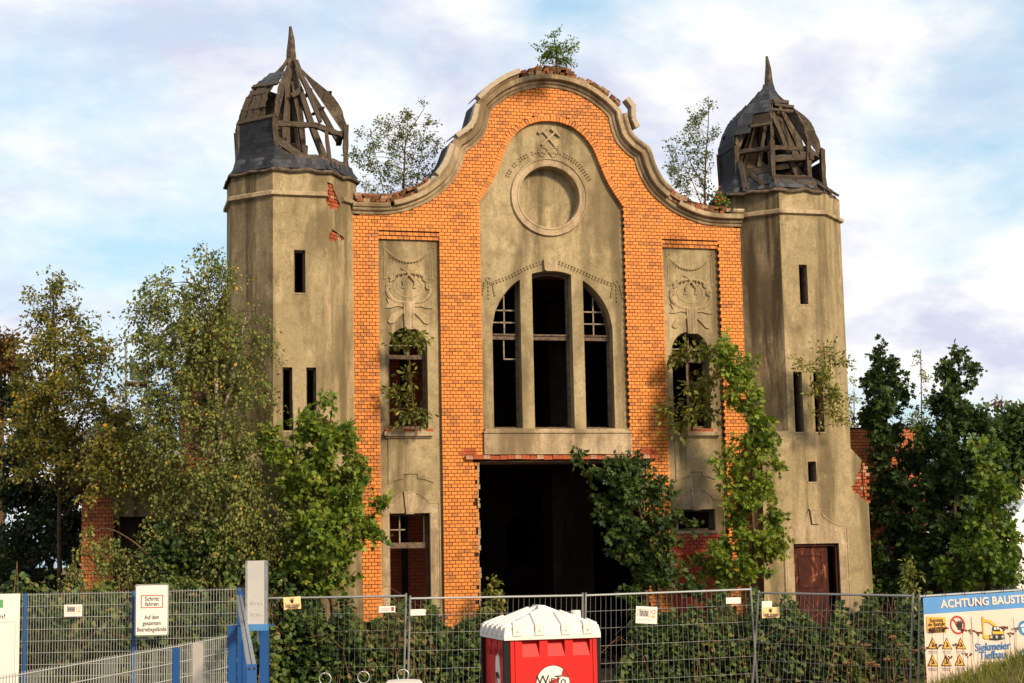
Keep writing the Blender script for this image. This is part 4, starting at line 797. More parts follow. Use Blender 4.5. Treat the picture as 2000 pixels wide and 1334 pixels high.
rf_ = MB(); rf_.prism([[(-6.9, 8.5), (6.9, 8.5), (1.2, 10.3), (0, 10.45), (-1.2, 10.3)]], .5, 24.6); rf_.build('main_roof', 'mortar', hall)
MB().box((-5.0, .46, 0), (-4.4, 1.25, 9.6)).box((4.4, .46, 0), (5.0, 1.25, 9.6)).build('inner_pier', 'interior_shade', hall)
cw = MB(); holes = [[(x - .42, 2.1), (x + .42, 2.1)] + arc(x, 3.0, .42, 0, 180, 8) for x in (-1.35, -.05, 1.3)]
cw.prism([[(-6.2, 0), (6.2, 0), (6.2, 8.5), (-6.2, 8.5)]] + holes, 8.0, 8.4); cw.build('cross_wall', 'interior_shade', hall)
MB().box((.9, 3.6, 0), (1.9, 4.5, 8.4)).build('inner_pier', 'interior_shade', hall)
MB().box((-6.2, .5, -.02), (6.2, 24, .03)).build('hall_floor', 'interior_shade', hall)
brickwall('inner_wall', (-3.42, 1.9, 0), (-2.3, 2.25, 8.4), 'far_brick'); MB().box((-3.1, 1.78, 0), (-2.98, 1.9, 8.4)).build('downpipe', 'interior_shade', hall)
MB().box((-6.2, .49, 4.45), (6.2, 7.9, 4.6)).build('upper_floor', 'interior_shade', hall)

# ---- side wings
def wing(name, label, x0, x1, y, zt, opening, pier):
    w = thing(name, label, 'building'); m = MB()
    loops = [[(x0, -.3), (x1, -.3), (x1, zt), (x0, zt)]] if pier is None else [[(x0, -.3), (x1, -.3), (x1, zt), (-9.34, zt), (-9.34, 3.9), (x0, 3.9)]]
    if opening: loops.append(opening)
    base = MB().prism(loops, y + .012, y + .4).build('wall', 'mortar', w)
    bs = MB(); z = -.05; rw = 0; q = []
    while z < zt - .05:
        zm = z + .04; sp = [(x0, x1)] if pier is None or zm < 3.88 else [(-9.34, x1)]
        if opening and opening[0][1] < zm < opening[2][1]: sp = [(x0, opening[0][0]), (opening[1][0], x1)]
        for a, b in sp: lay(a, b, z, rw, q, .133)
        z += .0775; rw += 1
    vs = [unit_box('brick', 'red_brick' if False else 'wing_brick', brick_tint(), .012) for _ in range(8)]
    vis = sorted(q, key=lambda b: -b[2] if pier is None else abs((b[0] + b[1]) / 2 - pier) + abs(b[2] - 3) * .2)[:240]; vset = set(vis)
    for b in q:
        yy = y + rnd.gauss(0, .002)
        if b in vset: link('brick', vs[rnd.randrange(8)], base, TRS(((b[0] + b[1]) / 2, yy + .05, b[2] + .035), ((1, 0, 0), (0, 1, 0), (0, 0, 1)), (b[1] - b[0], .10, .065)))
        else: bs.box((b[0], yy, b[2] + .003), (b[1], yy + .1, b[2] + .068), brick_tint())
    tag(bs.build('brickwork', 'wing_brick', base), kind='stuff'); return w
brickmat('wing_brick', [(0.0, (.17, .04, .018)), (0.2, (.30, .075, .02)), (0.7, (.46, .12, .028)), (1.0, (.52, .16, .04))], .7)
lw = wing('brick_wing', 'low red brick wing with dark doorway behind the drooping birch', -9.98, -6.55, 1.0, 4.62, [(-9.34, -.3), (-7.3, -.3), (-7.3, 3.36), (-9.34, 3.36)], -9.65)
MB().box((-9.36, .93, 3.36), (-7.0, 1.3, 3.55)).box((-9.36, .95, 3.55), (-7.0, 1.3, 3.98)).build('lintel', 'stucco_worn_shaded', lw); MB().box((-9.36, .88, 4.02), (-6.6, 1.2, 4.12)).box((-9.3, .84, 4.12), (-6.6, 1.2, 4.18)).build('ledge', 'cement', lw)
MB().box((-10.02, .93, 3.90), (-9.37, 1.38, 3.97)).build('pier_cap', 'mortar', lw); MB().box((-9.3, 1.4, -.3), (-6.6, 6.0, 4.3)).box((-9.9, 1.4, -.3), (-9.3, 6.0, 3.7)).box((-9.4, 3.5, 0), (-7, 3.7, 3.4)).build('wing_body', 'interior_shade', lw)
rw_ = wing('brick_wing', 'red brick wall stub between the battered tower and the dark maples', 6.75, 9.6, 1.5, 5.26, None, None)
MB().box((6.8, 1.9, -.3), (9.6, 6, 5.1)).build('wing_body', 'mortar', rw_)

# ------------------------------------------------------------------ foliage
def shape_leaf(kind):
    if kind == 'birch': v = [(0, 0, 0), (.42, .36, .05), (1, 0, -.05), (.42, -.36, .05)]; f = [(0, 2, 1), (0, 3, 2)]
    elif kind == 'maple':
        half_ = [(.0, .0), (-.08, .18), (-.05, .46), (.16, .27), (.28, .44), (.52, .60), (.55, .40), (.53, .20), (.74, .24), (1.0, 0)]
        ol = half_ + [(x, -y) for x, y in half_[-2:0:-1]]; v = [(.32, 0, -.05)] + [(x, y, .10 * abs(y) + .0) for x, y in ol]; n_ = len(ol); f = [(0, 1 + i, 1 + (i + 1) % n_) for i in range(n_)]; f = [(a, c, b) for a, b, c in f]
    elif kind == 'oval': v = [(0, 0, 0), (.22, .20, .02), (.6, .22, .02), (1, 0, -.06), (.6, -.22, .02), (.22, -.20, .02)]; f = [(0, 5, 4, 3), (0, 3, 2, 1)]
    else:   # round leaflet
        v = [(0, 0, 0), (.2, .36, .05), (.65, .40, .05), (1, 0, -.04), (.65, -.40, .05), (.2, -.36, .05)]; f = [(0, 5, 4, 3), (0, 3, 2, 1)]
    return np.array(v, float), f
def unit(a): return a / (np.linalg.norm(a, axis=-1, keepdims=True) + 1e-9)
def leaf_arrays(kind, pos, axis, nrm, size):
    V, F = shape_leaf(kind); ax = unit(axis); nz = unit(nrm - ax * (nrm * ax).sum(-1, keepdims=True)); ay = np.cross(nz, ax); s = size[:, None, None]
    P = pos[:, None, :] + s * (V[None, :, 0:1] * ax[:, None, :] + V[None, :, 1:2] * ay[:, None, :] + V[None, :, 2:3] * nz[:, None, :]); return P, F
def mesh_from(P, F, tints, mat, name):
    n_, k = P.shape[:2]; me = bpy.data.meshes.new(name); nf = len(F); ls = np.array([len(f) for f in F]); base = np.concatenate([np.array(f) for f in F])
    loops = (base[None, :] + (np.arange(n_) * k)[:, None]).ravel(); me.vertices.add(n_ * k); me.vertices.foreach_set('co', P.astype(np.float32).ravel())
    me.loops.add(len(loops)); me.loops.foreach_set('vertex_index', loops.astype(np.int32)); me.polygons.add(n_ * nf)
    tot = np.tile(ls, n_); st = np.r_[0, np.cumsum(tot)[:-1]]; me.polygons.foreach_set('loop_start', st.astype(np.int32)); me.update(calc_edges=True); me.validate()
    a = me.attributes.new('tint', 'FLOAT', 'FACE'); a.data.foreach_set('value', np.repeat(tints, nf).astype(np.float32)); me.materials.append(MATS[mat]); return me
def ribbons(A, B, w, mat, name):
    """thin three-sided twigs from A to B through a sagging midpoint"""
    n_ = len(A); mid = (A + B) / 2 + nrg.normal(0, .02, A.shape); d = unit(B - A); o = unit(np.cross(d, np.array([.3, .5, .8]))); o2 = np.cross(d, o); P = []
    for q, r_ in ((A, 1.0), (mid, .75), (B, .35)):
        for k in range(3): P.append(q + (o * math.cos(2.094 * k) + o2 * math.sin(2.094 * k)) * (w * r_))
    P = np.stack(P, 1); F = [(i * 3 + k, i * 3 + (k + 1) % 3, i * 3 + 3 + (k + 1) % 3, i * 3 + 3 + k) for i in range(2) for k in range(3)]; return mesh_from(P, F, np.full(n_, .5), mat, name)
def plant(name, label, cat, trunk, lobes, kind, mat, leaf=.06, spray=.45, per=14, droop=.3, hang=.3, bark='bark', group=None, r0=.05, tw=.004, singles=0, side=.5, tint=(.5, .22), stems=None, spread=.35, flat=.6, upw=.25, mul=1.0):
    """trunk: list of points; lobes: (centre, radii, sprays) ellipsoids the crown grows into"""
    trunk = [np.array(p, float) for p in trunk]; base = trunk[0]; T = np.array(catmull(trunk, 5)); root = thing(name, label, cat, tuple(base), 0, group)
    tm = MB(); L = len(T); tm.tube(T - base, [max(.004, r0 * (1 - .9 * i / (L - 1)) + .004) for i in range(L)], 7); 
    for st in (stems or []):
        q = np.array(catmull([np.array(p, float) for p in st], 4)); tm.tube(q - base, [max(.004, r0 * .6 * (1 - .85 * i / (len(q) - 1))) for i in range(len(q))], 6)
    tm.build('trunk', bark, root, True)
    lm = MB(); S = []; Dr = []; Ln = []; TA = []
    for c, rad, ns in lobes:
        ns = int(ns * mul)
        c = np.array(c, float); rad = np.array(rad, float); dd = np.linalg.norm(T - c, axis=1) + np.maximum(0, T[:, 2] - c[2] + .25 * dd_scale(rad)) * 3; i = int(np.argmin(dd)); p0 = T[i]
        m1 = p0 * .5 + c * .5 + np.array([0, 0, .12 * np.linalg.norm(c - p0)]); rl = (r0 * .35 * (1 - .6 * i / L) + .004) * (1 if len(lobes) < 25 else .45); pts = [p0, m1, c]
        lm.tube([p - base for p in catmull(pts, 3)], [rl, rl * .9, rl * .8, rl * .7, rl * .6, rl * .55, rl * .5], 5)
        nb = max(3, int(ns / 7)); dirs = unit(nrg.normal(size=(nb, 3)) + np.array([0, 0, upw])); ends = c + dirs * rad * nrg.uniform(.55, 1.0, (nb, 1))
        for e in ends:
            st = c * (1 - .25) + p0 * .25 if nrg.random() < .4 else c; mm = (st + e) / 2 + np.array([0, 0, .06]) ; lm.tube([st - base, mm - base, e - base], [rl * .45, rl * .35, .004], 4)
        w = nrg.uniform(.15, 1, (ns, 1)); bi = nrg.integers(0, nb, ns); s0 = c * (1 - w) + ends[bi] * w + nrg.normal(0, .03, (ns, 3)); S.append(s0); d0 = unit(dirs[bi] * .9 + nrg.normal(0, .55, (ns, 3)) + np.array([0, 0, upw])); Dr.append(d0); Ln.append(spray * nrg.uniform(.55, 1.25, ns))
        TA.append(np.full(ns, nrg.normal(0, .09)))
    S = np.concatenate(S); Dr = np.concatenate(Dr); Ln = np.concatenate(Ln); TA = np.concatenate(TA); ns = len(S)
    tag(lm.build('limbs', 'twig' if bark != 'birch_bark' else 'bark', root), kind='stuff')
    t_ = (np.arange(per)[None, :] + nrg.uniform(0, 1, (ns, per))) / per; g = np.array([0, 0, -1.0])
    pos = S[:, None, :] + Dr[:, None, :] * (Ln[:, None] * t_)[..., None] + g * (droop * (Ln[:, None] * t_ ** 2))[..., None]
    tan = unit(Dr[:, None, :] + g * (2 * droop * t_)[..., None]); B = S + Dr * Ln[:, None] + g * (droop * Ln)[:, None]
    rv = nrg.normal(size=pos.shape); pos = pos + rv * (leaf * side * .6); axis = unit(tan * .5 + rv * .7 + g * hang); nrm = unit(nrg.normal(size=pos.shape) * (1 - flat) * 1.7 + np.array([.2, -.6, .6]) * flat)
    pos = pos.reshape(-1, 3) - base; axis = axis.reshape(-1, 3); nrm = nrm.reshape(-1, 3); size = leaf * (.42 + .95 * nrg.beta(2.2, 2.0, len(pos))); tn = np.clip(nrg.normal(tint[0], tint[1], len(pos)) + np.repeat(TA, per), 0, 1); tn = np.where((tn > .93) & (nrg.random(len(pos)) < .75), tn * .7, tn)
    me = ribbons(S - base, B - base, tw, 'twig', 'twigs'); tag(link('twigs', me, root), kind='stuff')
    if singles:
        near = np.argsort((pos + base - CAM) @ CF + nrg.uniform(0, 1.2, len(pos)))[:singles]; keep = np.ones(len(pos), bool); keep[near] = False
        V, F = shape_leaf(kind); lv = []
        for q in range(8):
            me = bpy.data.meshes.new('leaf'); me.from_pydata([tuple(v) for v in V], [], F); a = me.attributes.new('tint', 'FLOAT', 'FACE'); a.data.foreach_set('value', np.full(len(F), (q + .5) / 8, np.float32)); me.materials.append(MATS[mat]); lv.append(me)
        for i in near:
            a = Vector(axis[i]).normalized(); nz = Vector(nrm[i]); nz = (nz - a * nz.dot(a)).normalized(); link('leaf', lv[min(7, int(tn[i] * 8))], root, TRS(pos[i], (a, nz.cross(a), nz), (size[i],) * 3))
        pos, axis, nrm, size, tn = pos[keep], axis[keep], nrm[keep], size[keep], tn[keep]
    Pm, F = leaf_arrays(kind, pos, axis, nrm, size); tag(link('crown', mesh_from(Pm, F, tn, mat, 'crown'), root), kind='stuff'); return root
def dd_scale(rad): return float(np.mean(rad))
def PL(D, *ls):
    """lobes from photo pixels at depth D: (u, v, ru, rv, sprays[, dD])"""
    o = []
    for l in ls:
        u, v, ru, rv, n_ = l[:5]; dD = l[5] if len(l) > 5 else 0; k = D / FPX; o.append((at(u, v, D + dD), (ru * k, .75 * (ru + rv) / 2 * k, rv * k), n_))
    return o
def fill(D, rows, rad, dens, sprays, thick=1.0, rag=.5):
    """many small clumps spread through a crown; rows give its left and right edge at each height"""
    vs = [q[0] for q in rows]; ul = [q[1] for q in rows]; ur = [q[2] for q in rows]; area = sum((vs[i + 1] - vs[i]) * ((ur[i] - ul[i]) + (ur[i + 1] - ul[i + 1])) / 2 for i in range(len(vs) - 1)); n_ = max(6, int(area / (3.14 * rad * rad) * dens)); o = []; W = [max(2, b - a) for a, b in zip(ul, ur)]
    vv_ = np.linspace(vs[0], vs[-1], 200); cw = np.cumsum(np.interp(vv_, vs, W)); cw = cw / cw[-1]; k = D / FPX
    for i in range(n_):
        v = float(np.interp((i + nrg.random()) / n_, cw, vv_)); a = np.interp(v, vs, ul); b = np.interp(v, vs, ur); ins = min(rad * .75, (b - a) * .35); u = nrg.uniform(a + ins - rag * rad * nrg.random(), b - ins + rag * rad * nrg.random()) if b - a > 4 else (a + b) / 2; c = 1 - ((u - (a + b) / 2) / max(6, (b - a) / 2)) ** 2
        rr = rad * nrg.uniform(.6, 1.3) * (1 if b - a > rad * 1.5 else .6); dd = nrg.uniform(-1, 1) * thick * max(.15, c) * min(1.0, (b - a) * k * .4); o.append((at(u, v, D + dd), (rr * 1.1 * k, rr * k, rr * .8 * k), max(2, int(sprays * rr / rad))))
    return o
def TP(D, *ps): return [at(u, v, D) for u, v in ps]

# ---- trees and shrubs (surveyed positions: lobes given where each crown stands)
G_WILD = 'self-sown trees around the ruin'
plant('birch_tree', 'weeping birch with pale leaning trunk in front of the left tower', 'tree',
      TP(32.2, (480, 1290), (466, 1160), (447, 1010), (436, 900), (424, 800), (421, 690), (409, 590), (404, 475)),
      fill(32.3, [(478, 398, 410), (520, 385, 440), (560, 305, 448), (600, 272, 460), (650, 270, 470), (700, 256, 470), (760, 270, 465), (820, 282, 470), (880, 292, 480), (940, 300, 520), (1000, 300, 560), (1060, 298, 575), (1110, 290, 575), (1150, 300, 560)], 22, 3.3, 9, 1.0, 1.2) + fill(32.0, [(600, 455, 500), (680, 465, 530), (760, 460, 530), (840, 465, 528), (920, 480, 540)], 20, 1.3, 7),
      'birch', 'leaf_birch', .072, .58, 16, .75, .75, 'birch_bark', G_WILD, .085, .003, 0, .7, (.55, .22),
      stems=[TP(32.3, (440, 930), (415, 820), (395, 730), (370, 640), (350, 590)), TP(32.3, (428, 830), (455, 740), (470, 660), (480, 620)), TP(32.3, (452, 1040), (400, 1010), (350, 1000), (310, 1030))], upw=.0)
plant('birch_tree', 'slim yellowing birch standing free at the left edge', 'tree',
      TP(35.5, (118, 1250), (116, 1050), (116, 900), (110, 760), (106, 640), (102, 545)),
      fill(35.5, [(512, 98, 104), (560, 86, 118), (600, 70, 130), (640, 50, 165), (680, 45, 215), (720, 40, 240), (780, 25, 245), (840, 10, 255), (900, 10, 265), (950, 30, 250)], 22, 3.2, 9, 1.0, 1.2) + fill(32.9, [(840, 180, 300), (900, 170, 330), (950, 170, 300), (985, 220, 290)], 18, 2.0, 8, .5),
      'birch', 'leaf_birch_yellow', .080, .52, 15, .45, .6, 'bark', G_WILD, .06, .003, 0, .7, (.47, .22), stems=[TP(35.5, (116, 900), (165, 800), (195, 730), (200, 690)), TP(35.5, (114, 840), (80, 740), (65, 670))], upw=.3)
plant('birch_branch', 'low arching birch bough drooping beside the brick pier', 'branch',
      TP(31.6, (340, 1300), (330, 1150), (285, 1080), (240, 1045), (205, 1032), (170, 1045), (155, 1065)),
      PL(31.6, (150, 1090, 22, 45, 30), (185, 1080, 30, 45, 40), (225, 1090, 30, 45, 40), (270, 1110, 28, 35, 26)), 'birch', 'leaf_birch', .062, .45, 14, 1.1, .9, 'bark', None, .022, .003, 0, .7, (.55, .2), upw=-.3)
plant('maple_tree', 'bright green maple crowding against the foot of the left tower', 'tree',
      TP(32.1, (655, 1300), (648, 1180), (635, 1060), (625, 950), (640, 860), (652, 770)),
      fill(32.1, [(775, 648, 656), (800, 570, 580), (825, 545, 600), (845, 525, 690), (875, 530, 700), (920, 556, 708), (960, 562, 722), (1000, 570, 738), (1040, 575, 730), (1080, 575, 706), (1120, 585, 690), (1155, 595, 665)], 20, 2.7, 9, 1.0, 1.1),
      'maple', 'leaf_maple', .098, .27, 12, .25, .35, 'bark', G_WILD, .05, .004, 300, .6, (.54, .24), stems=[TP(32.1, (648, 1180), (600, 1050), (575, 900), (572, 780))])
plant('maple_tree', 'tall narrow maple climbing the brick edge beside the right tower', 'tree',
      TP(35.0, (1478, 1300), (1476, 1150), (1470, 1000), (1468, 850), (1455, 740), (1440, 680)),
      fill(35.0, [(668, 1425, 1442), (700, 1408, 1466), (750, 1408, 1476), (800, 1438, 1500), (850, 1428, 1508), (900, 1418, 1510), (950, 1420, 1522), (1000, 1424, 1522), (1045, 1405, 1522), (1080, 1352, 1524), (1110, 1348, 1520), (1135, 1390, 1510)], 16, 1.5, 8, .8, 1.3),
      'maple', 'leaf_maple', .098, .25, 11, .3, .35, 'bark', G_WILD, .045, .004, 300, .6, (.6, .22))
plant('maple_tree', 'dark green maple hanging across the right jamb of the portal', 'tree',
      TP(34.6, (1290, 1300), (1285, 1180), (1268, 1080), (1250, 1000), (1235, 940), (1230, 905)),
      fill(34.6, [(898, 1125, 1245), (930, 1142, 1262), (965, 1160, 1312), (1000, 1168, 1328), (1040, 1188, 1318), (1080, 1195, 1316), (1120, 1220, 1335), (1165, 1240, 1365)], 16, 1.6, 8, .7, 1.4),
      'maple', 'leaf_maple_dark', .102, .28, 10, .3, .4, 'bark', G_WILD, .04, .004, 300, .6, (.58, .24))
plant('ash_sapling', 'leafy ash sapling growing out of the right arched window', 'sapling',
      TP(35.75, (1352, 842), (1350, 780), (1345, 720), (1355, 670)),
      PL(35.75, (1355, 690, 34, 26, 16), (1325, 700, 20, 22, 7), (1400, 690, 34, 30, 15), (1425, 715, 20, 26, 7), (1390, 745, 32, 22, 9), (1350, 765, 26, 22, 7), (1320, 800, 20, 20, 8), (1345, 815, 34, 26, 20), (1375, 800, 22, 20, 8)), 'oval', 'leaf_ash', .135, .34, 13, .45, .6, 'twig', 'saplings in the windows', .018, .003, 0, .8, (.5, .22))
plant('ash_sapling', 'small leafy sapling inside the left arched window', 'sapling',
      TP(34.45, (812, 836), (806, 780), (800, 720), (800, 660)),
      PL(34.45, (800, 660, 22, 14, 9), (778, 682, 14, 12, 6), (822, 670, 12, 12, 5), (790, 735, 18, 10, 5), (785, 775, 20, 18, 10), (805, 800, 24, 20, 14), (778, 800, 14, 14, 5)), 'oval', 'leaf_ash', .115, .26, 12, .4, .5, 'twig', 'saplings in the windows', .014, .003, 0, .8, (.42, .2))
plant('ash_sapling', 'pale yellowish sapling sprouting from the paired slits of the right tower', 'sapling',
      TP(35.75, (1600, 850), (1602, 790), (1612, 730), (1608, 672)),
      PL(35.75, (1606, 690, 22, 22, 9), (1580, 712, 22, 14, 7), (1630, 710, 26, 24, 14), (1610, 750, 30, 26, 20), (1635, 770, 22, 30, 15), (1590, 775, 18, 20, 8), (1615, 810, 26, 22, 15), (1635, 830, 16, 20, 7)), 'oval', 'leaf_ash', .085, .30, 14, .25, .3, 'twig', 'saplings in the windows', .016, .003, 0, .8, (.62, .2))
p_ = at(1088, 135, 35.75)
plant('rooftop_bush', 'small round bush rooted on the crown of the gable', 'bush',
      [p_ + np.array([0, 0, -.1]), p_ + np.array([0, 0, .3]), p_ + np.array([-.03, 0, .6]), at(1081, 60, 35.75)],
      PL(35.75, (1081, 70, 8, 16, 5), (1065, 90, 14, 12, 9), (1103, 84, 8, 14, 5), (1085, 98, 22, 18, 26), (1108, 102, 14, 14, 12), (1122, 98, 8, 8, 4), (1068, 112, 16, 14, 14), (1090, 120, 26, 10, 20), (1057, 124, 8, 5, 3)), 'birch', 'leaf_maple', .058, .20, 13, .15, .3, 'bark', None, .02, .002, 0, .7, (.42, .22))
plant('rooftop_birch', 'sparse birch thicket on the roof behind the left shoulder of the gable', 'tree',
      TP(38.0, (790, 470), (788, 380), (790, 320), (795, 270), (828, 212)),
      fill(38.0, [(208, 824, 832), (232, 772, 846), (262, 696, 855), (300, 686, 858), (340, 690, 858), (380, 705, 850)], 13, 1.8, 7, 1.0, .6), 'birch', 'leaf_birch', .058, .26, 9, .3, .5, 'twig', 'birches on the roof', .03, .0025, 0, .7, (.36, .2), stems=[TP(38.0, (770, 470), (748, 370), (722, 250)), TP(38.0, (800, 470), (815, 350), (832, 240))], upw=.5)
plant('rooftop_birch', 'sparse young birch on the roof beside the right turret', 'tree',
      TP(38.4, (1380, 470), (1377, 400), (1378, 320), (1383, 250), (1384, 192)),
      fill(38.4, [(190, 1380, 1388), (228, 1345, 1400), (260, 1318, 1412), (300, 1292, 1410), (340, 1298, 1405), (392, 1325, 1398)], 12, 1.3, 7, 1.0, .6), 'birch', 'leaf_birch', .058, .26, 9, .35, .55, 'twig', 'birches on the roof', .025, .0025, 0, .7, (.34, .2), stems=[TP(38.4, (1378, 420), (1350, 350), (1320, 300)), TP(38.4, (1379, 370), (1345, 310), (1335, 262))], upw=.4)
plant('berry_bush', 'small bush with red berries in the gutter left of the right turret', 'bush', TP(35.9, (1408, 402), (1407, 390), (1406, 380)), PL(35.9, (1405, 385, 12, 12, 16), (1398, 392, 8, 7, 8), (1415, 390, 7, 9, 7)), 'birch', 'leaf_maple', .05, .12, 10, .3, .3, 'twig', None, .01, .002, 0, .7, (.5, .2))
bb = bpy.data.objects['berry_bush']
for u, v in ((1406, 377), (1401, 386), (1411, 390), (1398, 395), (1405, 366)): p = at(u, v, 35.75) - at(1408, 402, 35.9); MB().tube([p + np.array([0, 0, .03]), p + np.array([0, 0, .01]), p + np.array([0, 0, -.02])], [.012, .028, .01], 6).build('berry', 'berry', bb, True)
# right-hand maples and companions
G_R = 'trees right of the right tower'
plant('maple_tree', 'slim pointed dark maple nearest the right tower', 'tree', TP(38.0, (1735, 1250), (1735, 1000), (1732, 850), (1730, 760), (1729, 682)),
      fill(38.0, [(678, 1725, 1733), (705, 1710, 1746), (750, 1697, 1764), (800, 1692, 1770), (850, 1700, 1776), (900, 1716, 1790), (960, 1712, 1790), (1020, 1702, 1790), (1100, 1706, 1790), (1165, 1712, 1790)], 17, 2.3, 9, 1.0, 1.5), 'maple', 'leaf_maple_dark', .105, .28, 12, .25, .35, 'bark', G_R, .05, .004, 0, .6, (.42, .22))
plant('birch_tree', 'thin birch top rising between the two pointed maples', 'tree', TP(39.5, (1800, 1200), (1800, 950), (1800, 800), (1798, 682)), PL(39.5, (1798, 705, 8, 20, 6), (1800, 745, 14, 22, 12), (1800, 790, 22, 24, 22), (1795, 830, 24, 24, 22)), 'birch', 'leaf_birch', .06, .36, 13, .4, .5, 'bark', G_R, .03, .003, 0, .7, (.45, .2))
plant('maple_tree', 'broad dark maple mass filling the right side behind the banner', 'tree', TP(37.3, (1870, 1280), (1868, 1100), (1862, 920), (1860, 780), (1858, 692)),
      fill(37.3, [(690, 1850, 1870), (720, 1838, 1886), (760, 1828, 1896), (800, 1815, 1906), (840, 1795, 1926), (880, 1782, 1945), (940, 1776, 1960), (1000, 1770, 1965), (1060, 1770, 1960), (1120, 1778, 1975), (1165, 1780, 1985)], 18, 2.4, 9, 1.0, 1.5),
      'maple', 'leaf_maple_dark', .108, .28, 12, .25, .35, 'bark', G_R, .07, .004, 300, .6, (.5, .24))
plant('maple_tree', 'lighter green maple at the far right above the banner', 'tree', TP(36.0, (1955, 1290), (1950, 1150), (1940, 1000), (1930, 880)),
      fill(36.0, [(870, 1905, 1945), (910, 1915, 1962), (980, 1905, 1978), (1040, 1880, 1990), (1090, 1850, 1998), (1150, 1830, 1995)], 18, 1.8, 8), 'maple', 'leaf_maple', .108, .28, 10, .3, .35, 'bark', G_R, .05, .004, 0, .6, (.3, .24))
plant('young_shoot', 'upright leafy shoot between the fence joint and the dark maple', 'plant', TP(33.0, (1784, 1220), (1784, 1160), (1782, 1095)), PL(33.0, (1782, 1105, 10, 14, 7), (1784, 1130, 16, 16, 12), (1784, 1152, 18, 10, 10)), 'oval', 'leaf_ash', .10, .2, 9, .3, .4, 'twig', None, .008, .002, 0, .6, (.45, .2))
plant('leafy_shrub', 'loose grey green shrub behind the corner of the right tower', 'shrub', TP(44.0, (1665, 1000), (1668, 850), (1668, 760)), PL(44.0, (1668, 765, 20, 26, 14), (1668, 810, 26, 30, 26), (1690, 840, 24, 26, 18)), 'oval', 'leaf_birch', .09, .4, 12, .3, .4, 'bark', G_R, .03, .003, 0, .7, (.5, .2))
plant('far_tree', 'tall distant tree behind the white house at the right edge', 'tree', TP(66, (1990, 1060), (1988, 950), (1980, 830)), PL(66, (1985, 860, 45, 45, 120), (1950, 880, 40, 40, 80), (2030, 850, 50, 60, 80), (1985, 915, 34, 20, 50)), 'oval', 'leaf_maple_dark', .34, 1.0, 14, .2, .3, 'bark', 'distant trees', .2, .01, 0, .7, (.6, .2))
plant('far_tree', 'wispy distant larch top above the far trees', 'tree', TP(80, (1958, 1000), (1958, 860), (1957, 772)), PL(80, (1957, 800, 12, 20, 10), (1958, 830, 24, 18, 20), (1930, 850, 26, 20, 22)), 'oval', 'leaf_brown', .2, .7, 12, .5, .5, 'bark', 'distant trees', .1, .008, 0, .7, (.3, .2))
plant('far_tree', 'rusty brown distant tree at the left edge', 'tree', TP(62, (0, 1100), (2, 850), (0, 660)), PL(62, (0, 690, 34, 34, 60), (25, 720, 26, 26, 36), (-30, 720, 40, 50, 50), (5, 780, 40, 50, 60)), 'oval', 'leaf_brown', .22, .7, 14, .2, .3, 'bark', 'distant trees', .2, .008, 0, .7, (.5, .2))
# dark shrubs under the birches
G_S = 'dark shrubs under the birches'
for lab, D, base, lobes in (
    ('dense dark shrub at the far left below the yellowing birch', 37.5, (30, 1250), [(90, 860, 70, 50, 100), (150, 900, 55, 50, 80), (60, 770, 40, 40, 40), (20, 800, 45, 50, 60), (40, 880, 70, 60, 110), (10, 960, 60, 60, 90), (80, 980, 70, 60, 110), (30, 1060, 80, 60, 120), (110, 1080, 60, 55, 80), (60, 1140, 90, 45, 110)]),
    ('dark shrub behind the brick pier of the wing', 36.5, (150, 1250), [(140, 950, 40, 40, 50), (130, 1020, 45, 50, 66), (140, 1100, 45, 50, 66), (200, 900, 50, 34, 50), (260, 860, 40, 40, 40)]),
    ('dark shrub in front of the doorway of the wing', 31.9, (390, 1290), [(340, 1080, 60, 50, 80), (420, 1070, 70, 55, 100), (380, 1150, 110, 45, 140), (480, 1140, 60, 50, 80), (300, 1150, 40, 34, 40)]),
    ('dark shrub between the birch trunk and the left maple', 32.6, (535, 1290), [(540, 1130, 40, 40, 50), (560, 1180, 50, 34, 50), (510, 1060, 30, 50, 34)]),
    ('dark hedge far behind the left birches', 44, (90, 1250), [(30, 1110, 70, 50, 90), (-30, 1120, 60, 60, 80), (-20, 940, 60, 70, 70), (60, 960, 80, 80, 110), (150, 960, 80, 70, 100), (0, 1050, 80, 70, 100), (90, 1060, 80, 70, 110), (180, 1060, 70, 70, 90), (40, 1140, 100, 50, 110), (250, 850, 60, 70, 70)]),
    ('dark hedge far behind the right maples', 43, (1850, 1250), [(1720, 960, 60, 60, 60), (1790, 980, 60, 70, 80), (1860, 990, 60, 70, 80), (1740, 1080, 70, 70, 90), (1840, 1090, 70, 60, 90), (1930, 1110, 60, 50, 70), (1790, 1160, 90, 50, 100)]),
    ('dark shrub at the right of the battered tower', 37.6, (1725, 1290), [(1715, 1110, 24, 60, 40), (1730, 1170, 50, 30, 50), (1790, 1180, 60, 30, 60)])):
    plant('dark_shrub', lab, 'shrub', TP(D, base, (base[0], base[1] - 90), (base[0] + 5, base[1] - 160)), PL(D, *lobes), 'round', 'leaf_hedge' if 'far left' in lab or 'pier' in lab or 'hedge' in lab else 'leaf_bramble', .10, .38, 12, .35, .4, 'bark', G_S, .03, .003, 0, .7, (.42, .22))
plant('portal_sprout', 'small yellowish sprout at the left foot of the portal', 'plant', TP(34.0, (952, 1290), (956, 1220), (958, 1140)), PL(34.0, (957, 1145, 10, 14, 6), (950, 1170, 20, 16, 10), (975, 1170, 16, 12, 6), (945, 1200, 26, 22, 14), (980, 1195, 16, 16, 6)), 'round', 'leaf_ash', .08, .2, 8, .3, .3, 'twig', None, .01, .003, 0, .7, (.4, .25))

